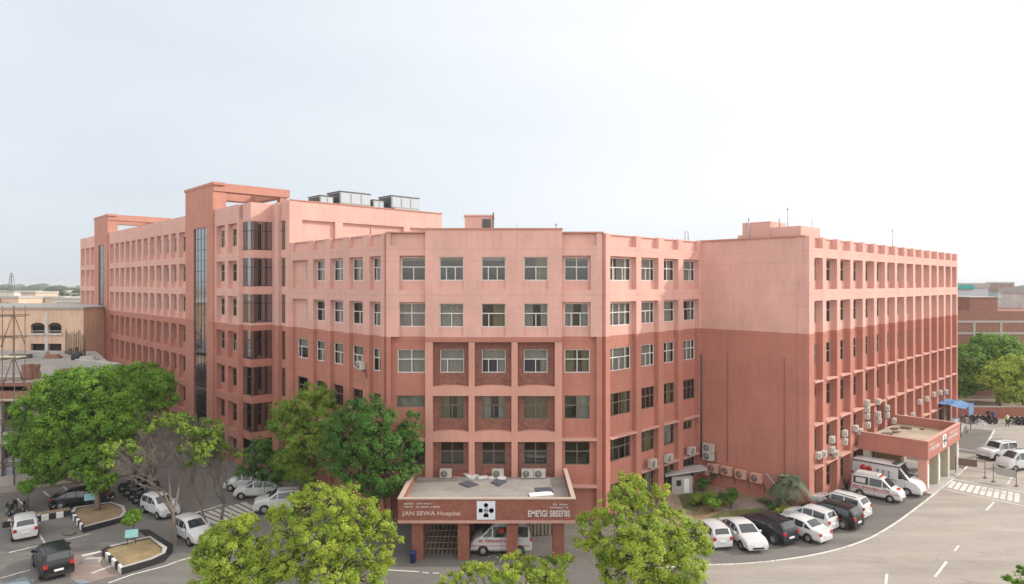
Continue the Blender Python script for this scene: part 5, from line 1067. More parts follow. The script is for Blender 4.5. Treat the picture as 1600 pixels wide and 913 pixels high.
for k, (x0, y0, x1, y1) in enumerate(((478, 226, 525, 262), (535, 272, 568, 252), (578, 268, 632, 262), (642, 270, 690, 262), (694, 272, 745, 268))):
    a, c = C5(x0, y0), C5(x1, y1); d = (c-a).normalized(); nn = Vector((-d.y, d.x, 0))*.17; mb = MB(); b_ = [a-nn, c-nn, c+nn, a+nn]; mb.hexa([(p.x, p.y, RZ+.01) for p in b_], [(p.x, p.y, RZ+.16) for p in b_])
    tag(mb.build('loose_board', M['white']), ('slanting white strip starting the row of white pieces on the porch roof', 'short white piece, second in the row on the porch roof', 'long white piece in the middle of the row on the porch roof', 'white piece fourth in the row on the porch roof', 'white piece at the right end of the row on the porch roof')[k], 'debris', 'loose pieces on the porch roof')
# second porch
p2 = thing('entrance_porch', 'terracotta walled porch standing out from the sunlit right wing over the ambulances', 'porch', tuple(W(71.6, 19.5)))
u0, u1, v0, v1 = 66.0, 77.2, 16.4, 22.1
mb = MB(); mb.uvbox(u0+.2, u1-.2, v0+.2, v1, 3.3, 3.75); mb.build('roof', ground_mat('dusty_roof', (.36, .29, .22), (.50, .42, .33), .5, 3), p2)
mb = MB(); mb.uvbox(u0, u1, v0, v0+.2, 3.0, 4.6); mb.build('fascia', M['terra'], p2)
mb = MB(); mb.uvbox(u0, u0+.2, v0+.202, v1, 3.0, 4.6); mb.build('parapet', M['terra'], p2)
mb = MB(); mb.uvbox(u1-.2, u1, v0+.202, v1, 3.0, 4.6); mb.build('parapet', M['terra'], p2)
mb = MB(); mb.uvbox(u0-.03, u1+.03, v0-.03, v0+.23, 4.6, 4.67); mb.uvbox(u0-.03, u0+.23, v0+.232, v1, 4.6, 4.67); mb.uvbox(u1-.23, u1+.03, v0+.232, v1, 4.6, 4.67); mb.build('coping', M['ledge'], p2)
for i, u_ in enumerate((66.45, 70.0, 73.4, 76.7)):
    mb = MB(); mb.uvbox(u_-.35, u_+.35, v0+.1, v0+.8, 0, 2.995); c_ = mb.build('column', M['gazebo'] if i else M['terra_light'], p2)
    if i in (0, 1, 3):
        mb = MB(); mb.uvbox(u_-.2, u_+.2, v0+.06, v0+.098, .5, 2.5); q = mb.build('poster', M['white'], c_)
        mb = MB()
    mb = MB(); mb.uvbox(u_-.3, u_+.3, v1-1.0, v1-.4, 0, 3.3); mb.build('column', M['gazebo'], p2)
oP2 = W(u0, v0)
small_text(p2, oP2, U, mV, .5, 3.6, 3.6, 3.95, M['lettersw'], rgS, .3); small_text(p2, oP2, U, mV, .6, 2.0, 4.12, 4.3, M['lettersw'], rgS, .16)
small_text(p2, oP2, U, mV, 6.7, 10.4, 3.6, 3.95, M['lettersw'], rgS, .3); small_text(p2, oP2, U, mV, 7.4, 10.3, 4.12, 4.28, M['lettersw'], rgS, .16)
emblem(p2, W(u0+5.3, v0, 3.85), U, mV, 1.15)
mb = MB(); mb.uvbox(u0, u0+11.2, v0-.3, v1, .02, .14); struct('porch_floor', mb, M['conc'])
rg = random.Random(31)
for k in range(14):
    a = rg.uniform(u0+.8, u1-1); c = rg.uniform(v0+1.2, v1-.4); s = rg.uniform(.25, .9); mb = MB()
    pts = [(a+math.cos(q)*s*rg.uniform(.5, 1), c+math.sin(q)*s*.6*rg.uniform(.5, 1)) for q in [2*math.pi*i/7 for i in range(7)]]
    if k < 12:
        if k >= 5: a = u0+1+(k-5)*1.35; c = v1-.9-.5*(k % 2); pts = [(a+math.cos(q)*.7*rg.uniform(.5, 1), c+math.sin(q)*.5*rg.uniform(.5, 1)) for q in [2*math.pi*i/7 for i in range(7)]]
        mb.prism([W(*p) for p in pts], 3.76, 3.80+rg.uniform(0, .1)); 
        tag(mb.build('loose_scrap', M['rust']), ('dark rag nearest the near parapet on the second porch roof', 'dark heap by the wall on the second porch roof', 'flat dark patch in the middle of the second porch roof', 'dark scrap at the back of the second porch roof', 'dark scrap near the emblem side of the second porch roof', 'dirt patch at the wall foot on the second porch roof, nearest the viewer', 'second dirt patch from the viewer along the wall on the second porch roof', 'third dirt patch from the viewer along the wall on the second porch roof', 'fourth dirt patch from the viewer along the wall on the second porch roof', 'fifth dirt patch from the viewer along the wall on the second porch roof', 'sixth dirt patch from the viewer along the wall on the second porch roof', 'farthest dirt patch along the wall on the second porch roof')[k], 'debris', 'scraps on the second porch roof')
b = MB(); b.hexa([W(67.5, 19.5, .15), W(70.5, 19.5, .15), W(70.5, 21.2, .15), W(67.5, 21.2, .15)], [W(67.5, 19.5, .5), W(70.5, 19.5, 2.4), W(70.5, 21.2, 2.4), W(67.5, 21.2, .5)]); tag(b.build('ramp_cover', plain('ochre_sheet', (.50, .38, .20), .7)), 'ochre sloping sheet under the second porch behind the big ambulance', 'sheet')
# ---------------------------------------------------------------- air conditioners
def make_ac(paint):
    rt = thing('air_conditioner', 'x', 'air conditioner', (0, 0, 0), 0)
    mb = MB(); mb.box(-.45, .45, -.36, 0, 0, .66); mb.build('casing', M[paint], rt, local=True)
    mb = MB(); mb.lathe((-.12, -.362, .33), (0, -1, 0), [(.27, 0), (.27, .012), (.0, .012)], 20); f = mb.build('fan_opening', M['darkmetal'], rt, local=True)
    mb = MB()
    for r in (.09, .17, .25): mb.tube([(-.12+r*math.cos(a), -.378, .33+r*math.sin(a)) for a in [2*math.pi*i/16 for i in range(17)]], .009, 0, 4, cap=False)
    for q in range(3): a = q*math.pi/3; mb.tube([(-.12-.26*math.cos(a), -.378, .33-.26*math.sin(a)), (-.12+.26*math.cos(a), -.378, .33+.26*math.sin(a))], .009, 0, 4)
    mb.build('fan_grille', M[paint], f, local=True)
    mb = MB(); mb.box(-.40, -.35, -.38, .03, -.05, 0); mb.box(.35, .40, -.38, .03, -.05, 0); mb.build('bracket', M['darkmetal'], rt, local=True)
    mb = MB(); mb.tube([(.4, -.15, .05), (.52, -.15, .0), (.55, .0, -.25), (.55, .02, -.7)], .025, 0, 5); mb.build('pipe', M['black'], rt, local=True)
    return rt
protos = {}
def put_ac(p, n, label, group, paint='acwhite', sc=1.0):
    a = math.atan2(n.y, n.x)+math.pi/2
    if paint not in protos:
        r = make_ac(paint); protos[paint] = (r, snapshot(r)); r.location = p; r.rotation_euler = (0, 0, a); r['label'] = label; r['group'] = group; r.scale = (sc,)*3
    else: dup(protos[paint][0], protos[paint][1], p, a, label, group).scale = (sc,)*3
for px, lab in ((697, 'white outdoor air conditioner on the porch roof, leftmost of the four'), (778, 'white outdoor air conditioner on the porch roof below the middle brick bay'), (824, 'white outdoor air conditioner on the porch roof, left one of the pair'), (843, 'white outdoor air conditioner on the porch roof, right one of the pair')):
    put_ac(Vector(((px-800)/F*50.8, 50.75, RZ+.05)), nF, lab, 'air conditioners on the porch roof')
for px, py, lab in ((1019, 730, 'white air conditioner on the recessed right wall, first pier from the porch'), (1044, 722, 'white air conditioner on the recessed right wall, middle pier'), (1080, 710, 'white air conditioner on the recessed right wall, nearest the inner corner')):
    u_, z_ = at_v(px, py, 31.7); put_ac(W(u_, 31.84, z_), mV, lab, 'air conditioners on the recessed right wall')
for px, py, lab, pt in ((1107, 706, 'pale air conditioner on the blank end wall, upper one of the stacked two', 'acwhite'), (1107, 719, 'pale air conditioner on the blank end wall, lower one of the stacked two', 'acwhite'), (1101, 741, 'air conditioner tucked in the corner at the left end of the low pink row', 'acpink'), (1115, 738, 'pink painted air conditioner, second from the left in the low row on the end wall', 'acpink'), (1136, 742.5, 'pink painted air conditioner, third from the left in the low row on the end wall', 'acpink'), (1158, 748, 'pink painted air conditioner, fourth from the left in the low row on the end wall', 'acpink'), (1182, 754, 'pink painted air conditioner at the right end of the low row on the end wall', 'acpink')):
    v_, z_ = at_u(px, py, 54.5); put_ac(W(54.72, v_, z_), mU, lab, 'air conditioners on the blank end wall', pt, 1.12)
wl = [(1280, 717), (1288, 714.5), (1301, 708), (1307, 714), (1301, 692), (1321, 682), (1321, 695), (1338, 674), (1345, 679), (1356, 634), (1356, 644), (1356, 655), (1357, 669), (1373, 632), (1373, 652), (1374, 662), (1387, 642), (1387, 653), (1398, 662), (1416, 657), (1427, 653), (1438, 632), (1449, 627), (1460, 620), (1470, 617), (1479, 616)]
desc = ['left of the pair above the first ground floor door', 'right of the pair above the first ground floor door', 'on the third fin, lower left', 'on the third fin, lower right', 'on the third fin, uppermost', 'upper one at the near end of the second porch', 'lower one at the near end of the second porch', 'just above the second porch roof, leftmost', 'just above the second porch roof, second from the left',
 'top of the tall stack of four', 'second from the top in the tall stack of four', 'third from the top in the tall stack of four', 'bottom of the tall stack of four', 'top of the stack of three', 'middle of the stack of three', 'bottom of the stack of three', 'upper one right of the stack of three', 'lower one right of the stack of three', 'standing by the back parapet of the second porch', 'low on the fin beyond the second porch', 'on the next fin beyond the second porch', 'alone and higher up, past the second porch', 'third fin from the blue tarp, near its window', 'second before the blue tarp', 'just left of the blue tarp', 'right above the blue tarp']
for (px, py), ds in zip(wl, desc):
    u_, z_ = at_v(px, py, 21.9); put_ac(W(u_, 22.1, z_), mV, 'air conditioner on the sunlit wing, '+ds, 'air conditioners on the sunlit right wing', sc=.82)
v_, z_ = at_u(559, 575, 28.0); put_ac(W(28.2, 46.9, 11.5), mU, 'small white window air conditioner on the recessed left wall', 'air conditioners on the recessed left wall')
# ---------------------------------------------------------------- on the roof
def cooling(label, ua, ub, v0, v1, z0, z1):
    rt = thing('cooling_unit', label, 'cooling unit', tuple(W((ua+ub)/2, (v0+v1)/2, z0)), 0, 'cooling units on the tall roof')
    zm = z0+(z1-z0)*.55
    mb = MB(); mb.uvbox(ua, ub, v0, v1, zm+.05, z1); mb.build('upper_casing', M['metal'], rt)
    mb = MB(); mb.uvbox(ua+.3, ub+.2, v0-.25, v1, z0, zm); mb.build('lower_casing', M['metal'], rt)
    for za, zb_, s0, d in ((zm+.15, z1-.12, ua, 0), (z0+.15, zm-.12, ua+.3, -.25)):
        n = max(2, int((ub-ua)/1.1))
        for k in range(n):
            w = (ub-ua)/n; mb = MB(); mb.uvbox(s0+k*w+.1, s0+(k+1)*w-.1, v0+d-.05, v0+d+.01, za, zb_); mb.build('panel', M['hutwall'], rt)
        mb = MB(); mb.uvbox(s0-.05, s0+.01, v0+d+.15, v1-.15, za, zb_); mb.build('louvre', M['darkmetal'], rt)
    mb = MB(); mb.uvbox(ua-.06, ub+.06, v0-.06, v1+.06, z1, z1+.1); mb.build('rim', M['darkmetal'], rt)
cooling('large grey cooling unit on the tall roof, left of the gap', 35.3, 39.0, 63.2, 66.0, 25.32, 28.2); cooling('small grey cooling unit at the left end of the tall roof', 33.2, 34.7, 63.6, 66.2, 25.32, 27.6)
cooling('grey cooling unit at the right end of the tall roof', 41.6, 45.4, 63.0, 65.6, 25.32, 28.3); cooling('small dark cooling unit in the middle of the tall roof', 39.6, 41.0, 63.6, 66, 25.32, 27.7)
def rod(label, p, h, r=.03, top=0):
    mb = MB(); mb.tube([p, p+Vector((0, 0, h))], r, 0, 6)
    if top == 1: mb.lathe(p+Vector((0, 0, h)), (0, 0, 1), [(0, 0), (.09, .05), (.09, .14), (0, .2)], 8)
    if top == 2: mb.tube([p+Vector((0, 0, h)), p+Vector((.15, 0, h+.12)), p+Vector((.3, 0, h)), p+Vector((.3, 0, 0))], r, 0, 6)
    tag(mb.build('roof_pole', M['metal']), label, 'pole', 'poles and vent pipes on the roofs')
rod('thin roof pole with a knob above the corner of the right wing', W(57.5, 25, 23.37), 1.5, .03, 1); rod('thin roof pole near the start of the sunlit right wing', W(60.3, 24, 21.42), 2.8, .035); rod('thin roof pole in the middle of the sunlit right wing roof', W(86, 25, 21.42), 3.2, .04, 1)
rod('bent grey vent pipe on the roof above the inner right corner', W(55.5, 34, 21.42), 1.9, .04, 2); rod('short vent pipe stub beside the bent one', W(55.0, 35, 21.42), 1.4, .05); rod('short dark pole on the raised central roof, right of middle', Vector((3.5, 52.2, 21.42)), 1.6, .05, 1); rod('thin pole on the raised central roof', Vector((.4, 54, 21.42)), 1.9, .025); rod('dark pole in front of the roof room on the right wing', W(56.1, 27.9, 21.42), 2.7, .05, 1); rod('short pole beside the tall roof room on the right wing', W(57.2, 25.6, 23.37), .75, .07)
# ---------------------------------------------------------------- planters, kerbs, boards
def planter(name, label, pts, h, bw_edges, soil_mat, w=.20, seg=.62):
    rt = thing(name, label, 'planter', tuple(sum(pts, Vector())/len(pts)))
    n = len(pts); cen = sum(pts, Vector())/n; wh, bk, top = MB(), MB(), MB()
    inner = [p+(cen-p).normalized()*w*1.4 for p in pts]
    for i in range(n):
        j = (i+1) % n; L = (pts[j]-pts[i]).length; k = max(1, int(L/seg)) if i in bw_edges else 1
        for q in range(k):
            f0, f1 = q/k, (q+1)/k; a, b_ = pts[i].lerp(pts[j], f0), pts[i].lerp(pts[j], f1); c_, d_ = inner[i].lerp(inner[j], f1), inner[i].lerp(inner[j], f0)
            mi_ = 1 if (q % 2 and i in bw_edges) else 0; m_ = bk
            lo = [a, b_, c_, d_]
            if (b_-a).cross(c_-b_).z < 0: lo = [b_, a, d_, c_]
            m_.hexa([(p.x, p.y, 0) for p in lo], [(p.x, p.y, h) for p in lo], mi_)
    bk.build('kerb', [M['black'], M['white']], rt)
    s = MB(); s.prism([(p.x, p.y) for p in inner], 0, h-.06); s.build('soil', M[soil_mat], rt)
    mb = MB()
    for i in range(n):
        j = (i+1) % n
        if i in bw_edges: continue
        lo = [pts[i], pts[j], inner[j], inner[i]]
        if (lo[1]-lo[0]).cross(lo[2]-lo[1]).z < 0: lo = [lo[1], lo[0], lo[3], lo[2]]
        mb.hexa([(p.x, p.y, h+.002) for p in lo], [(p.x, p.y, h+.02) for p in lo])
    mb.build('kerb_top', M['conc'], rt)
planter('planter', 'planted island with a striped edge, brown soil and the slender green tree', [C2(657, 508), C2(965, 425), C2(1000, 385), C2(985, 335), C2(880, 300), C2(585, 345), C2(562, 385)], .42, (6,), 'soil')
planter('planter', 'planted island of dry straw soil with a striped left edge and a ball tree', [C2(960, 838), C2(1200, 768), C2(1310, 715), C2(1325, 670), C2(1190, 578), C2(860, 660), C2(808, 685)], .42, (5, 6), 'straw')
rt = thing('striped_kerb', 'black and white block kerb behind the old white hatchback', 'kerb', tuple(C2(400, 400))); wh, bk = MB(), MB()
ka, kb = C2(20, 470), C2(560, 372)
for q in range(9):
    a, b_ = ka.lerp(kb, q/9), ka.lerp(kb, (q+1)/9); m_ = bk; d = (b_-a).normalized(); nn = Vector((-d.y, d.x, 0))*.22
    m_.hexa([(p.x, p.y, 0) for p in (a, b_, b_+nn, a+nn)], [(p.x, p.y, .42) for p in (a, b_, b_+nn, a+nn)], q % 2)
bk.build('blocks', [M['black'], M['white']], rt)
nn = Vector((-(kb-ka).normalized().y, (kb-ka).normalized().x, 0)); mb = MB(); q = [ka+nn*.222, kb+nn*.222, kb+nn*1.3, ka+nn*1.3]; mb.prism([(p.x, p.y) for p in q], .0, .36); mb.build('bed', M['soil'], rt)
def board(label, p, a, mat):
    rt = thing('sign_board', label, 'sign', p, a); mb = MB(); mb.hexa([(-.4, -.03, .5), (.4, -.03, .5), (.4, .03, .5), (-.4, .03, .5)], [(-.4, .10, 1.0), (.4, .10, 1.0), (.4, .16, 1.0), (-.4, .16, 1.0)]); mb.build('panel', M[mat], rt, local=True)
    for s in (-.25, .25): mb = MB(); mb.tube([(s, .05, 0), (s, .05, .6)], .03, 0, 6); mb.build('post', M['darkmetal'], rt, local=True)
board('pale cyan board in the planted island under the slender tree', C2(712, 330)+Vector((0, 0, .35)), .4, 'cyan'); board('pale cyan board beside the ball tree in the dry planter', C2(1040, 640)+Vector((0, 0, .35)), .3, 'cyan')
b = MB(); p = C2(730, 745); b.hexa([(p.x-.5, p.y-.22, .02), (p.x+.5, p.y-.1, .02), (p.x+.5, p.y+.3, .02), (p.x-.5, p.y+.18, .02)], [(p.x-.45, p.y-.18, .3), (p.x+.45, p.y-.06, .3), (p.x+.45, p.y+.26, .3), (p.x-.45, p.y+.14, .3)]); tag(b.build('kerb_stone', M['conc']), 'loose pale kerb stone lying left of the dry planter', 'kerb stone')
b = MB(); b.tube([C2(495, 515)+Vector((0, 0, .05)), C2(520, 530)+Vector((0, 0, .06)), C2(570, 528)+Vector((0, 0, .06)), C2(600, 512)+Vector((0, 0, .05))], .06, 0, 6); tag(b.build('hose_piece', M['rust']), 'short curved dark hose lying on the empty parking bay', 'hose')
# low wall and pavement at the back of the car park
b = MB(); a, c = G(0, 775), G(215, 742); d = (c-a).normalized(); nn = Vector((-d.y, d.x, 0)); a = a-d*14
b.prism([(p.x, p.y) for p in (a, c, c+nn*2.2, a+nn*2.2)], 0, .22); struct('pavement', b, M['pave'])
b = MB(); q = [a+nn*2.2, c+nn*2.2, c+nn*2.45, a+nn*2.45]; b.prism([(p.x, p.y) for p in q], 0, 1.1); tag(b.build('boundary_wall', M['conc']), 'low grey wall at the back of the car park under the huge tree', 'wall')
b = thing('metal_shed', 'pale blue grey sheet metal shed at the left edge behind the huge tree', 'shed', G(23, 752)); mb = MB(); mb.box(-1.0, 1.0, 0, 1.6, 0, 1.85); mb.build('walls', M['hutwall'], b, local=True); mb = MB(); mb.hexa([(-1.15, -.2, 1.85), (1.15, -.2, 1.85), (1.15, 1.75, 2.05), (-1.15, 1.75, 2.05)], [(-1.15, -.2, 1.92), (1.15, -.2, 1.92), (1.15, 1.75, 2.12), (-1.15, 1.75, 2.12)]); mb.build('roof', M['white'], b, local=True); mb = MB(); mb.box(-.1, .75, -.03, -.003, .05, 1.7); mb.build('door', M['metal'], b, local=True)
# hut in the garden corner, cable duct along the wall
b = thing('generator_hut', 'grey concrete hut with a sloping slab roof in the shaded inner corner', 'hut', G(1066, 772)); mb = MB(); mb.box(-.9, .9, 0, 1.6, 0, 1.5); mb.build('cabinet', M['conc'], b, local=True); mb = MB(); mb.hexa([(-1.6, -.5, 1.62), (2.4, .6, 1.9), (2.2, 2.0, 1.9), (-1.6, 1.6, 1.62)], [(-1.6, -.5, 1.75), (2.4, .6, 2.03), (2.2, 2.0, 2.03), (-1.6, 1.6, 1.75)]); mb.build('roof', M['conc'], b, local=True)
mb = MB(); mb.box(-.5, -.1, -.02, -.002, .7, 1.2); mb.build('vent', M['black'], b, local=True); mb = MB(); mb.box(.15, .6, -.03, -.003, .1, 1.3); mb.build('door', M['white'], b, local=True)
b = MB(); b.hexa([W(56.2, 22.1, .5), W(56.4, 21.9, .5), W(60, 21.2, .35), W(59.8, 21.4, .35)], [W(56.2, 22.1, .62), W(56.4, 21.9, .62), W(60, 21.2, .47), W(59.8, 21.4, .47)]); tag(b.build('pipe_ramp', plain('pale_pipe', (.55, .5, .42), .7)), 'pale beam lying along the foot of the right wing corner', 'beam')
b = MB(); p0, p1 = at_u(1196, 740, 54.6), at_u(1216, 768, 54.0); b.tube([W(54.75, p0[0], p0[1]), W(54.3, p1[0], max(.3, p1[1])), W(53.9, p1[0]-.6, .1)], .05, 0, 6); tag(b.build('water_pipe', M['hutwall']), 'grey sloping pipe at the lower right of the blank end wall', 'pipe')
# ---------------------------------------------------------------- barricades, wall, stall, people at the right
def barricade(label, a, c, hang, hz):
    m_ = (a+c)/2; rt = thing('barricade', label, 'barricade', m_, math.atan2((c-a).y, (c-a).x), 'steel barricades across the road'); L = (c-a).length/2
    for s in (-L, L):
        mb = MB(); mb.tube([(s, 0, .03), (s, 0, 1.75)], .03, 0, 6); mb.build('post', M['darkmetal'], rt, local=True)
        mb = MB(); mb.box(s-.12, s+.12, -.3, .3, .0, .05); mb.build('foot', M['darkmetal'], rt, local=True)
    mb = MB(); mb.box(-L, L, -.012, .012, 1.66, 1.70); mb.box(-L, L, -.012, .012, .5, .54); mb.build('rails', M['metal'], rt, local=True)
    mb = MB(); mb.box(hang-.75, hang+.75, -.05, -.02, hz, hz+.68); mb.build('panel', M['rust'] if hz > .8 else M['metal'], rt, local=True)
barricade('steel barricade with a dark brown panel nearest the second porch', G(1493, 741), G(1539, 747), -.2, .92); barricade('steel barricade with a grey panel nearer the right picture edge', G(1552, 753), G(1588, 760), .1, .75)
b = thing('pedestal_bin', 'dark square box on a post at the right picture edge behind the white people carrier', 'box', G(1596, 718)); mb = MB(); mb.box(-.35, .35, -.3, .3, .5, 1.1); mb.build('box', M['black'], b, local=True); mb = MB(); mb.box(-.05, .05, -.05, .05, 0, .5); mb.build('post', M['darkmetal'], b, local=True)
b = thing('boundary_wall', 'red brick boundary wall at the far end of the sunny yard', 'wall', (82, 90, 0)); mb = MB(); mb.box(59.5, 120, 90, 90.25, 0, 1.55); mb.build('brickwork', M['brickred'], b); mb = MB(); mb.box(59.4, 120, 89.95, 90.3, 1.55, 1.65); mb.build('coping', M['conc'], b)
b = thing('market_stall', 'makeshift stall under a bright blue tarpaulin at the far end of the right wing', 'stall', tuple(W(96, 21)))
mb = MB(); n_ = 8
def tz(a, c): return 3.75+.12*math.sin(a*2.1)+.08*math.cos(c*3)-.12*(22.4-c)
for i in range(n_):
    for j in range(4):
        a0, a1, c0, c1 = 93.3+5.4*i/n_, 93.3+5.4*(i+1)/n_, 19.6+2.8*j/4, 19.6+2.8*(j+1)/4
        q = [(a0, c0), (a1, c0), (a1, c1), (a0, c1)]; mb.hexa([W(a, c, tz(a, c)) for a, c in q], [W(a, c, tz(a, c)+.03) for a, c in q])
mb.hexa([W(96.3, 19.55, 2.3), W(98.7, 19.55, 2.1), W(98.7, 19.6, 2.1), W(96.3, 19.6, 2.3)], [W(96.3, 19.55, 3.5), W(98.7, 19.55, 3.5), W(98.7, 19.6, 3.5), W(96.3, 19.6, 3.5)]); mb.build('tarpaulin', M['tarp'], b)
for a, c in ((93.5, 19.8), (98.5, 19.8), (93.5, 22.2), (98.5, 22.2)): mb = MB(); mb.tube([W(a, c, 0), W(a, c, 3.5)], .05, 0, 6); mb.build('pole', M['darkmetal'], b)
mb = MB(); mb.uvbox(93.8, 97.8, 20.3, 21.2, 0, 1.0); mb.build('counter', M['conc'], b); mb = MB(); mb.uvbox(94, 96, 20.5, 21.0, 1.0, 1.9); mb.build('cabinet', M['hutwall'], b); mb = MB(); mb.uvbox(93.4, 98.6, 22.3, 22.4, 0, 3.2); mb.build('back_sheet', M['dark'], b)
rg = random.Random(77)
for k, (px, py, s, lab) in enumerate(((1497, 668, .8, 'grey rubble heap below the blue tarpaulin'), (1512, 662, .7, 'pale rubble heap right of the blue tarpaulin'), (1530, 662, .6, 'dark rubble heap nearest the far brick boundary wall'), (1505, 674, .55, 'flat rubble heap at the yard side of the stall'))):
    p = G(px, py); mb = MB()
    for q in range(14):
        a = rg.uniform(0, 6.28); d = rg.uniform(0, s*1.5); x, y = p.x+math.cos(a)*d, p.y+math.sin(a)*d; h = (s*1.3-d*.6)*rg.uniform(.4, 1); w = rg.uniform(.15, .5)
        mb.hexa([(x-w, y-w*.6, 0), (x+w, y-w*.8, 0), (x+w*.8, y+w, 0), (x-w, y+w*.7, 0)], [(x-w*.6, y-w*.4, max(.1, h)), (x+w*.4, y-w*.3, max(.08, h*.8)), (x+w*.5, y+w*.5, max(.1, h)), (x-w*.5, y+w*.4, max(.1, h*.9))])
    tag(mb.build('rubble_heap', M['conc'] if k % 2 == 0 else M['pave']), lab, 'rubble', 'rubble by the stall')
def person(label, p, ang, shirt, trousers, stride=.16, arm=.15, hold=False):
    rt = thing('person', label, 'person', p, ang)
    V_ = [(0, 0, .95, .15), (0, 0, 1.12, .14), (0, 0, 1.36, .165), (0, 0, 1.5, .06), (0, .01, 1.56, .06), (0, .02, 1.66, .105), (0, .01, 1.74, .08),
          (.10, 0, .88, .095), (.12, stride*.6, .50, .07), (.12, stride, .09, .05), (.13, stride+.14, .05, .045), (-.10, 0, .88, .095), (-.12, -stride*.4, .50, .07), (-.12, -stride, .09, .05), (-.13, -stride+.14, .05, .045),
          (.20, 0, 1.42, .065), (.27, -arm*.6, 1.15, .05), (.27, arm if not hold else .35, .90 if not hold else 1.05, .04), (-.20, 0, 1.42, .065), (-.27, arm*.6, 1.15, .05), (-.27, arm*1.5 if not hold else .35, .92 if not hold else 1.05, .04)]
    E = [(0, 1), (1, 2), (2, 3), (3, 4), (4, 5), (5, 6), (0, 7), (7, 8), (8, 9), (9, 10), (0, 11), (11, 12), (12, 13), (13, 14), (2, 15), (15, 16), (16, 17), (2, 18), (18, 19), (19, 20)]
    me = bpy.data.meshes.new('body'); me.from_pydata([v[:3] for v in V_], E, []); o = bpy.data.objects.new('body', me); COL.objects.link(o)
    md = o.modifiers.new('skin', 'SKIN'); sv = me.skin_vertices[0].data
    for i, v in enumerate(V_): sv[i].radius = (v[3], v[3]*.85)
    sv[0].use_root = True; o.modifiers.new('sub', 'SUBSURF').levels = 1
    bpy.context.view_layer.update(); m2 = bpy.data.meshes.new_from_object(o.evaluated_get(bpy.context.evaluated_depsgraph_get())); bpy.data.objects.remove(o)
    m2.materials.clear()
    for mm in (shirt, trousers, 'skin', 'black'): m2.materials.append(M[mm])
    for f in m2.polygons:
        z = f.center.z; x = abs(f.center.x); f.use_smooth = True
        f.material_index = 2 if (1.5 < z < 1.68 or (x > .23 and z < 1.0)) else 3 if z >= 1.68 or z < .07 else 0 if z > .93 else 1
    o = bpy.data.objects.new('body', m2); COL.objects.link(o); o.parent = rt
    return rt
person('person in a pale green shirt walking near the far boundary wall', G(1574, 667), .5, 'hivis', 'cloth', .22, .2)
person('person in a dark blue shirt standing among the motorcycles at the far wall', G(1552, 662), 2.0, 'bluecloth', 'cloth', .05, .1, True)
person('person in dark clothes beside the blue-shirted one at the far wall', G(1544, 660), -.6, 'cloth', 'cloth', .06, .1)
# ---------------------------------------------------------------- raw brick building and houses at the right
b = thing('brick_building', 'raw red brick building with grey concrete bands at the far right', 'building', (86, 116, 0))
mb = MB(); mb.box(65, 122, 108, 128, 0, 13.2); mb.box(70, 122, 108, 128, 13.202, 13.9); wa = mb.build('wall', M['brickfar'], b)
mb = MB()
for z in (12.0, 10.1, 5.9): mb.box(64.98, 122, 107.9, 108.05, z, z+.35)
for x in (75.7, 80.1, 92, 104): mb.box(x-.2, x+.2, 107.92, 108.04, 0, 12)
mb.build('concrete_bands', M['conc'], b)
mb = MB(); mb.box(75.7, 80.3, 109, 116, 13.9, 16.1); mb.build('stair_head', M['brickfar'], b); mb = MB(); mb.box(75.5, 80.5, 108.8, 116.2, 16.1, 16.25); mb.build('roof', M['conc'], b)
def house(label, x0, x1, y0, y1, h, mat, wins=(), z0=0, name='house', extra=None, cat='house', group=None, parap=True, frame='white'):
    rt = thing(name, label, cat, ((x0+x1)/2, (y0+y1)/2, 0), 0, group)
    mb = MB(); mb.box(x0, x1, y0, y1, z0, h); mb.build('wall', M[mat], rt)
    mb = MB()
    if parap: mb.box(x0-.2, x1+.2, y0-.2, y0+.1, h-.35, h+.5); mb.box(x0-.2, x0+.1, y0+.102, y1+.2, h-.35, h+.5); mb.box(x1-.1, x1+.2, y0+.102, y1+.2, h-.35, h+.5)
    mb.box(x0+.12, x1-.12, y0+.12, y1, h+.005, h+.12); mb.build('roof', M['conc'], rt)
    for wx, wz, ww_, wh in wins:
        mb = MB(); mb.box(wx-ww_/2, wx+ww_/2, y0-.06, y0-.004, wz, wz+wh); w_ = mb.build('window', M['dark'], rt)
        mb = MB(); mb.box(wx-ww_/2-.12, wx+ww_/2+.12, y0-.25, y0-.062, wz+wh, wz+wh+.12); mb.build('sunshade', M['conc'], w_)
    return rt
house('pale rooftop structure with a teal sheet panel behind the raw brick building', 79, 86, 119, 126, 18.0, 'hutwall', (), 13.9, name='rooftop_building', cat='building'); b = MB(); b.box(80.2, 83.2, 118.7, 118.9, 17.4, 18.2); tag(b.build('sheet_panel', M['teal']), 'teal sheet panel on top of the pale rooftop structure', 'panel')
house('long white flat-roofed shed beyond the right wing', 96, 113, 150, 170, 13.4, 'farwhite'); house('white upper storey next to the pale rooftop structure', 92, 96, 118, 124, 17.0, 'farwhite', (), 13.9)
house('grey tin roofed house beyond the raw brick building', 118, 140, 160, 185, 14.5, 'hutwall')
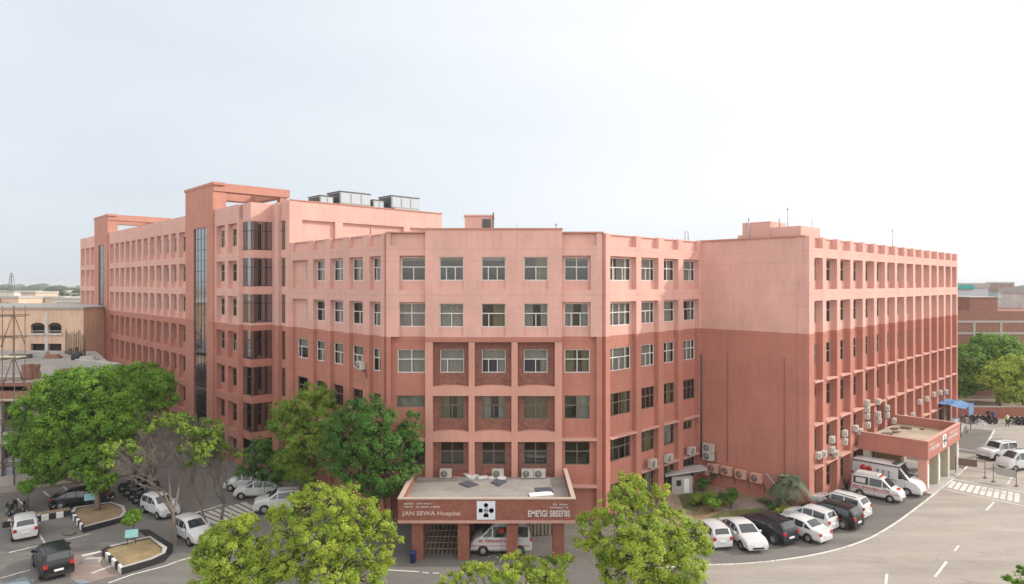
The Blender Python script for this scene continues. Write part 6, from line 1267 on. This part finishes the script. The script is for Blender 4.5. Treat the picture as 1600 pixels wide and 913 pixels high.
# ---------------------------------------------------------------- construction and houses at the left
b = thing('plaster_building', 'peach plastered building with two arched openings behind the unfinished roof at the left', 'building', (-85, 110, 0))
mb = MB(); Yb = 100.0
def xl(px, d=Yb): return (px-800)/F*d
wall_grid(mb, Vector((-125, Yb, 0)), Vector((1, 0, 0)), Vector((0, -1, 0)), 0, 60, 0, 14.6, [(xl(48)+125, xl(70)+125, 10.9, 11.95), (xl(75.5)+125, xl(96)+125, 10.9, 11.95), (xl(48)+125, xl(70)+125, 7.2, 9.3), (xl(75)+125, xl(96)+125, 7.2, 9.3)], reveal=.5)
mb.build('wall', M['farpink'], b)
mb = MB(); mb.box(-125, -65.3, Yb+.9, Yb+19, 0, 14.4); mb.build('interior', M['dark'], b)
mb = MB(); mb.box(-65.2, -65.003, Yb+.003, Yb+20, 0, 14.6); mb.build('wall', M['farpink'], b)
mb = MB(); mb.box(-125.2, -64.8, Yb-.25, Yb+20, 14.6, 14.85); mb.build('roof', M['conc'], b)
for p0_, p1_ in ((48, 70), (75.5, 96)):
    mb = MB(); xa, xb = xl(p0_), xl(p1_); xc = (xa+xb)/2; r = (xb-xa)/2; k = 10
    arc = [(xc-r*math.cos(math.pi*i/k), 11.95+.55*math.sin(math.pi*i/k)) for i in range(k+1)]
    mb.quad([(x, Yb-.004, z) for x, z in arc]); mb.build('arch', M['dark'], b)
    mb = MB(); mb.box(xa-.15, xb+.15, Yb-.25, Yb+.2, 10.62, 10.9); mb.box(xa, xb, Yb+.05, Yb+.12, 11.2, 11.26); mb.build('sill', M['farwhite'], b)
mb = MB(); mb.box(xl(70)+.02, xl(75)-.02, Yb-.06, Yb-.002, 7.0, 14.2); mb.build('pilaster', M['farwhite'], b)
sl_pts = [G(-90, 604, 9), G(47, 604, 9), G(105, 591, 9), G(178, 573, 9), G(150, 549, 9), G(-60, 546, 9)]
b = thing('unfinished_building', 'unfinished grey slab-roofed building with a brick edge and open dark storeys at the left', 'building', tuple(sum(sl_pts, Vector())/6*Vector((1, 1, 0)) if False else (G(40, 575, 9).x, G(40, 575, 9).y, 0)))
mb = MB(); mb.prism([(p.x, p.y) for p in sl_pts], 8.6, 9.0); mb.build('roof', M['roof'], b)
def edge(mb, a, c, z0, z1, w=.3):
    d = (c-a).normalized(); nn = Vector((-d.y, d.x, 0))*w; q = [a, c, c+nn, a+nn]; mb.hexa([(p.x, p.y, z0) for p in q], [(p.x, p.y, z1) for p in q])
mb = MB(); edge(mb, sl_pts[0], sl_pts[1], 7.6, 9.3); edge(mb, sl_pts[1], sl_pts[2], 7.6, 9.3); mb.build('parapet', M['brickfar'], b)
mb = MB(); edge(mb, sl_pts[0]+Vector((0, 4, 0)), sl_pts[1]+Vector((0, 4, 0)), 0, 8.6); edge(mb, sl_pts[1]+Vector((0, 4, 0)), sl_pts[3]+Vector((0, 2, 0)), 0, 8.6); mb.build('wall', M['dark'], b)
mb = MB(); 
for z in (4.4,): mb.prism([(p.x, p.y+.4) for p in (sl_pts[0], sl_pts[1], sl_pts[3], sl_pts[4], sl_pts[5])], z, z+.3)
mb.build('floor_slab', M['conc'], b)
for f in (0.1, .35, .6, .85, 1.0):
    p = sl_pts[0].lerp(sl_pts[1], f); mb = MB(); mb.box(p.x-.2, p.x+.2, p.y+.5, p.y+.9, 0, 8.6); mb.build('column', M['conc'], b)
for px, py, w, h, mt, nm, lab in ((43, 593, .9, 1.5, 'brickfar', 'brick_stump', 'broken brick stump on the unfinished roof, left one'), (54, 592, .7, 1.4, 'brickfar', 'brick_stump', 'broken brick stump on the unfinished roof, right one'), (107, 587, 1.7, .7, 'brickfar', 'brick_stump', 'low brick block at the roof edge above the huge tree'), (137, 572, 2.2, 1.1, 'conc', 'concrete_box', 'grey concrete box on the unfinished roof beside the left wing'), (32, 560, 2.4, .5, 'darkmetal', 'tar_drum', 'dark heap of material on the unfinished roof'), (62, 558, 2.2, .7, 'conc', 'block_stack', 'stack of grey blocks on the unfinished roof'), (82, 560, 2.0, .5, 'brickfar', 'block_stack', 'low tan stack of blocks on the unfinished roof'), (120, 562, 1.2, .9, 'black', 'water_tank', 'black water tank on the unfinished roof')):
    p = G(px, py, 9.0); mb = MB(); rg_ = random.Random(px)
    if nm == 'water_tank': mb.lathe((p.x, p.y, 9.0), (0, 0, 1), [(w*.5, 0), (w*.52, h*.3), (w*.5, h*.75), (w*.2, h), (0, h)], 16)
    else:
        for q in range(4):
            z0_ = 9+h*q/4; s = 1-.12*q*rg_.random(); o_ = rg_.uniform(-.08, .08); mb.box(p.x-w/2*s+o_, p.x+w/2*s+o_, p.y-.4*s, p.y+.5*s, z0_+(.003 if q else 0), z0_+h/4)
    tag(mb.build(nm, M[mt]), lab, 'water tank' if nm == 'water_tank' else 'masonry', 'things on the unfinished roof')
p = G(170, 573, 9.0); mb = MB(); mb.hexa([(p.x-3.5, p.y-.6, 9.0), (p.x+1, p.y-.6, 9.0), (p.x+1, p.y+.8, 9.0), (p.x-3.5, p.y+.8, 9.0)], [(p.x-3.5, p.y-.6, 9.9), (p.x+1, p.y-.6, 9.3), (p.x+1, p.y+.8, 9.3), (p.x-3.5, p.y+.8, 9.9)]); tag(mb.build('stair_slab', M['conc']), 'sloping grey stair slab on the unfinished roof touching the left wing', 'stair')
rg = random.Random(19)
for k, px in enumerate((102, 107, 112, 117, 123, 128)):
    p = G(px, 553+k % 3*2, 9.0); mb = MB()
    for q in range(4): mb.tube([(p.x+(q % 2)*.25, p.y+(q//2)*.25, 9.0), (p.x+(q % 2)*.25+rg.uniform(-.1, .1), p.y+(q//2)*.25, 9.0+2.6+rg.uniform(0, .7))], .035, 0, 4)
    mb.box(p.x-.05, p.x+.3, p.y-.05, p.y+.3, 9.0, 9.0+.35+.5*(k % 2)); tag(mb.build('rebar_column', M['rust']), ('bundle of rusty bars on the unfinished roof, leftmost', 'bundle of rusty bars on the unfinished roof, second from the left', 'bundle of rusty bars on the unfinished roof, third from the left', 'bundle of rusty bars on the unfinished roof, fourth from the left', 'bundle of rusty bars on the unfinished roof, second from the right', 'bundle of rusty bars on the unfinished roof, nearest the left wing')[k], 'rebar', 'rebar bundles on the unfinished roof')
b = thing('scaffolding', 'rusty pole scaffolding at the left picture edge in front of the unfinished building', 'scaffolding', (G(12, 745).x, G(12, 745).y, 0)); y0 = 59.5
xs_ = [(-30-800)/F*y0, (3-800)/F*y0, (22-800)/F*y0]
mb = MB()
for yy in (y0, y0+1.3):
    for x in xs_: mb.tube([(x, yy, 0), (x+.05, yy, 16.4)], .04, 0, 6)
mb.build('standards', M['rust'], b); mb = MB()
for q in range(8):
    z = 1.9+q*1.95; mb.tube([(xs_[0], y0-.06, z), (xs_[2]+.4, y0-.06, z+.05)], .045, 0, 6); mb.tube([(xs_[0], y0+1.36, z), (xs_[2]+.4, y0+1.36, z)], .045, 0, 6)
    for x in xs_: mb.tube([(x, y0-.2, z-.1), (x, y0+1.5, z-.1)], .04, 0, 5)
mb.build('ledgers', M['rust'], b); mb = MB()
for q in range(4): z = 1+q*3.9; mb.tube([(xs_[1], y0-.12, z), (xs_[2], y0-.12, z+3)], .04, 0, 5); mb.tube([(xs_[1], y0+1.4, z+3), (xs_[2], y0+1.4, z)], .04, 0, 5)
mb.build('braces', M['rust'], b)
for q in (1, 3, 5): mb = MB(); mb.box(xs_[0], xs_[2]+.2, y0+.1, y0+1.2, 1.97+q*1.95, 2.03+q*1.95); mb.build('plank', M['gazebo'], b)
# mid-distance town, left
D = 230
def wn(px0, n, step, d, z, w=1.6, h=1.5): return [((px0+i*step-800)/F*d, z, w, h) for i in range(n)]
house('cream two storey house with dark windows nearest the left wing', (84-800)/F*D, (160-800)/F*D, D, D+14, 12.9, 'farwhite', wn(92, 2, 9, D, 10.2)+wn(109, 3, 8.5, D, 10.2), group='houses beyond the plaster building')
house('cream house with small windows in the middle of the left background', (50-800)/F*D, (83-800)/F*D, D+6, D+20, 13.2, 'farwall', wn(59, 1, 9, D+6, 11), group='houses beyond the plaster building')
house('peach house with a flat white canopy in the left background', (22-800)/F*D, (49-800)/F*D, D-6, D+10, 13.6, 'farpink', wn(30, 2, 16, D-6, 9.6, 2.4, 1.3), group='houses beyond the plaster building')
house('brick coloured house at the left picture edge in the background', (-60-800)/F*D, (20-800)/F*D, D-10, D+8, 13.4, 'brickfar', wn(4, 2, 9, D-10, 10.5), group='houses beyond the plaster building')
house('long white shed roof in front of the far woods at the left', (-40-800)/F*330, (22-800)/F*330, 330, 350, 14.2, 'farwhite', group='houses beyond the plaster building')
house('peach upper storey poking up behind the peach house', (33-800)/F*255, (55-800)/F*255, 255, 268, 14.8, 'farpink', wn(40, 2, 9, 255, 12.2), group='houses beyond the plaster building')
for k, (px, d, w, h, mt, lab) in enumerate(((118, 480, 14, 10.5, 'farwhite', 'tiny white house among the far trees near the left wing'), (60, 620, 16, 9, 'farwhite', 'tiny white house among the far trees in the left middle'), (28, 540, 13, 9, 'farpink', 'tiny peach house among the far trees at the left'), (90, 760, 20, 10, 'farwall', 'tiny cream house highest among the far left trees'), (1500, 420, 22, 13.5, 'farwhite', 'tiny white house far beyond the end of the right wing'), (1535, 640, 26, 12, 'farwall', 'tiny cream house on the far right skyline'), (1590, 330, 20, 13.5, 'hutwall', 'grey house far away at the right edge'), (1572, 560, 14, 19, 'brickfar', 'dark block house on the far right skyline'))):
    x = (px-800)/F*d; house(lab, x-w/2, x+w/2, d, d+14, h, mt, [(x-w*.25, h-3.2, 1.8, 1.6), (x+w*.25, h-3.2, 1.8, 1.6)], group='far houses')
b = thing('lattice_tower', 'faint lattice tower on the left horizon', 'tower', ((18-800)/F*720, 720, 0)); mb = MB(); x = (18-800)/F*720
for z0_, z1_, w0_, w1_ in ((0, 12, 3.2, 2.2), (12, 22, 2.2, 1.4), (22, 30, 1.4, .5)):
    for sx_ in (-1, 1):
        for sy_ in (-1, 1): mb.tube([(x+sx_*w0_, 720+sy_*w0_, z0_), (x+sx_*w1_, 720+sy_*w1_, z1_)], .22, 0, 4)
    for q in range(3):
        f0, f1 = q/3, (q+1)/3; za, zb_ = z0_+(z1_-z0_)*f0, z0_+(z1_-z0_)*f1; wa_, wb_ = w0_+(w1_-w0_)*f0, w0_+(w1_-w0_)*f1
        mb.tube([(x-wa_, 720-wa_, za), (x+wb_, 720-wb_, zb_)], .15, 0, 4); mb.tube([(x+wa_, 720-wa_, za), (x-wb_, 720-wb_, zb_)], .15, 0, 4)
mb.build('legs', M['darkmetal'], b); mb = MB(); mb.box(x-1.6, x+1.6, 718.6, 721.4, 26, 26.3); mb.build('platform', M['darkmetal'], b)
# far woods: one mass
rng = np.random.default_rng(99); bl = []
for k in range(520):
    px = rng.uniform(-160, 260) if k % 2 else rng.uniform(1420, 1760)
    d = 320*math.exp(rng.uniform(0, 1.75)); r = rng.uniform(3.2, 6.5)*(1+d/2600)
    bl.append(((px-800)/F*d, d, r*rng.uniform(.5, .95), r))
for k in range(60):
    px = rng.uniform(1480, 1700); d = rng.uniform(150, 320); r = rng.uniform(2.5, 4.5); bl.append(((px-800)/F*d, d+30, r*.9+3, r))
o = bpy.data.objects.new('far_woods', leaf_mesh('far_woods', bl, M['farleaf'], rng, 4.2, 2.0, .9)); COL.objects.link(o); o['kind'] = 'stuff'

# haze between the near buildings and the skyline
b = MB(); b.box(-6100, 6100, -6100, 6200, -1, 34)
hm = bpy.data.materials.new('haze'); hm.use_nodes = True; ht = hm.node_tree; ht.nodes.clear()
ho = ht.nodes.new('ShaderNodeOutputMaterial'); hv_ = ht.nodes.new('ShaderNodeVolumePrincipled'); hv_.inputs['Density'].default_value = .00032; hv_.inputs['Color'].default_value = (.93, .95, .97, 1); hv_.inputs['Anisotropy'].default_value = .2
ht.links.new(hv_.outputs[0], ho.inputs['Volume'])
o = b.build('haze', hm); o['kind'] = 'stuff'
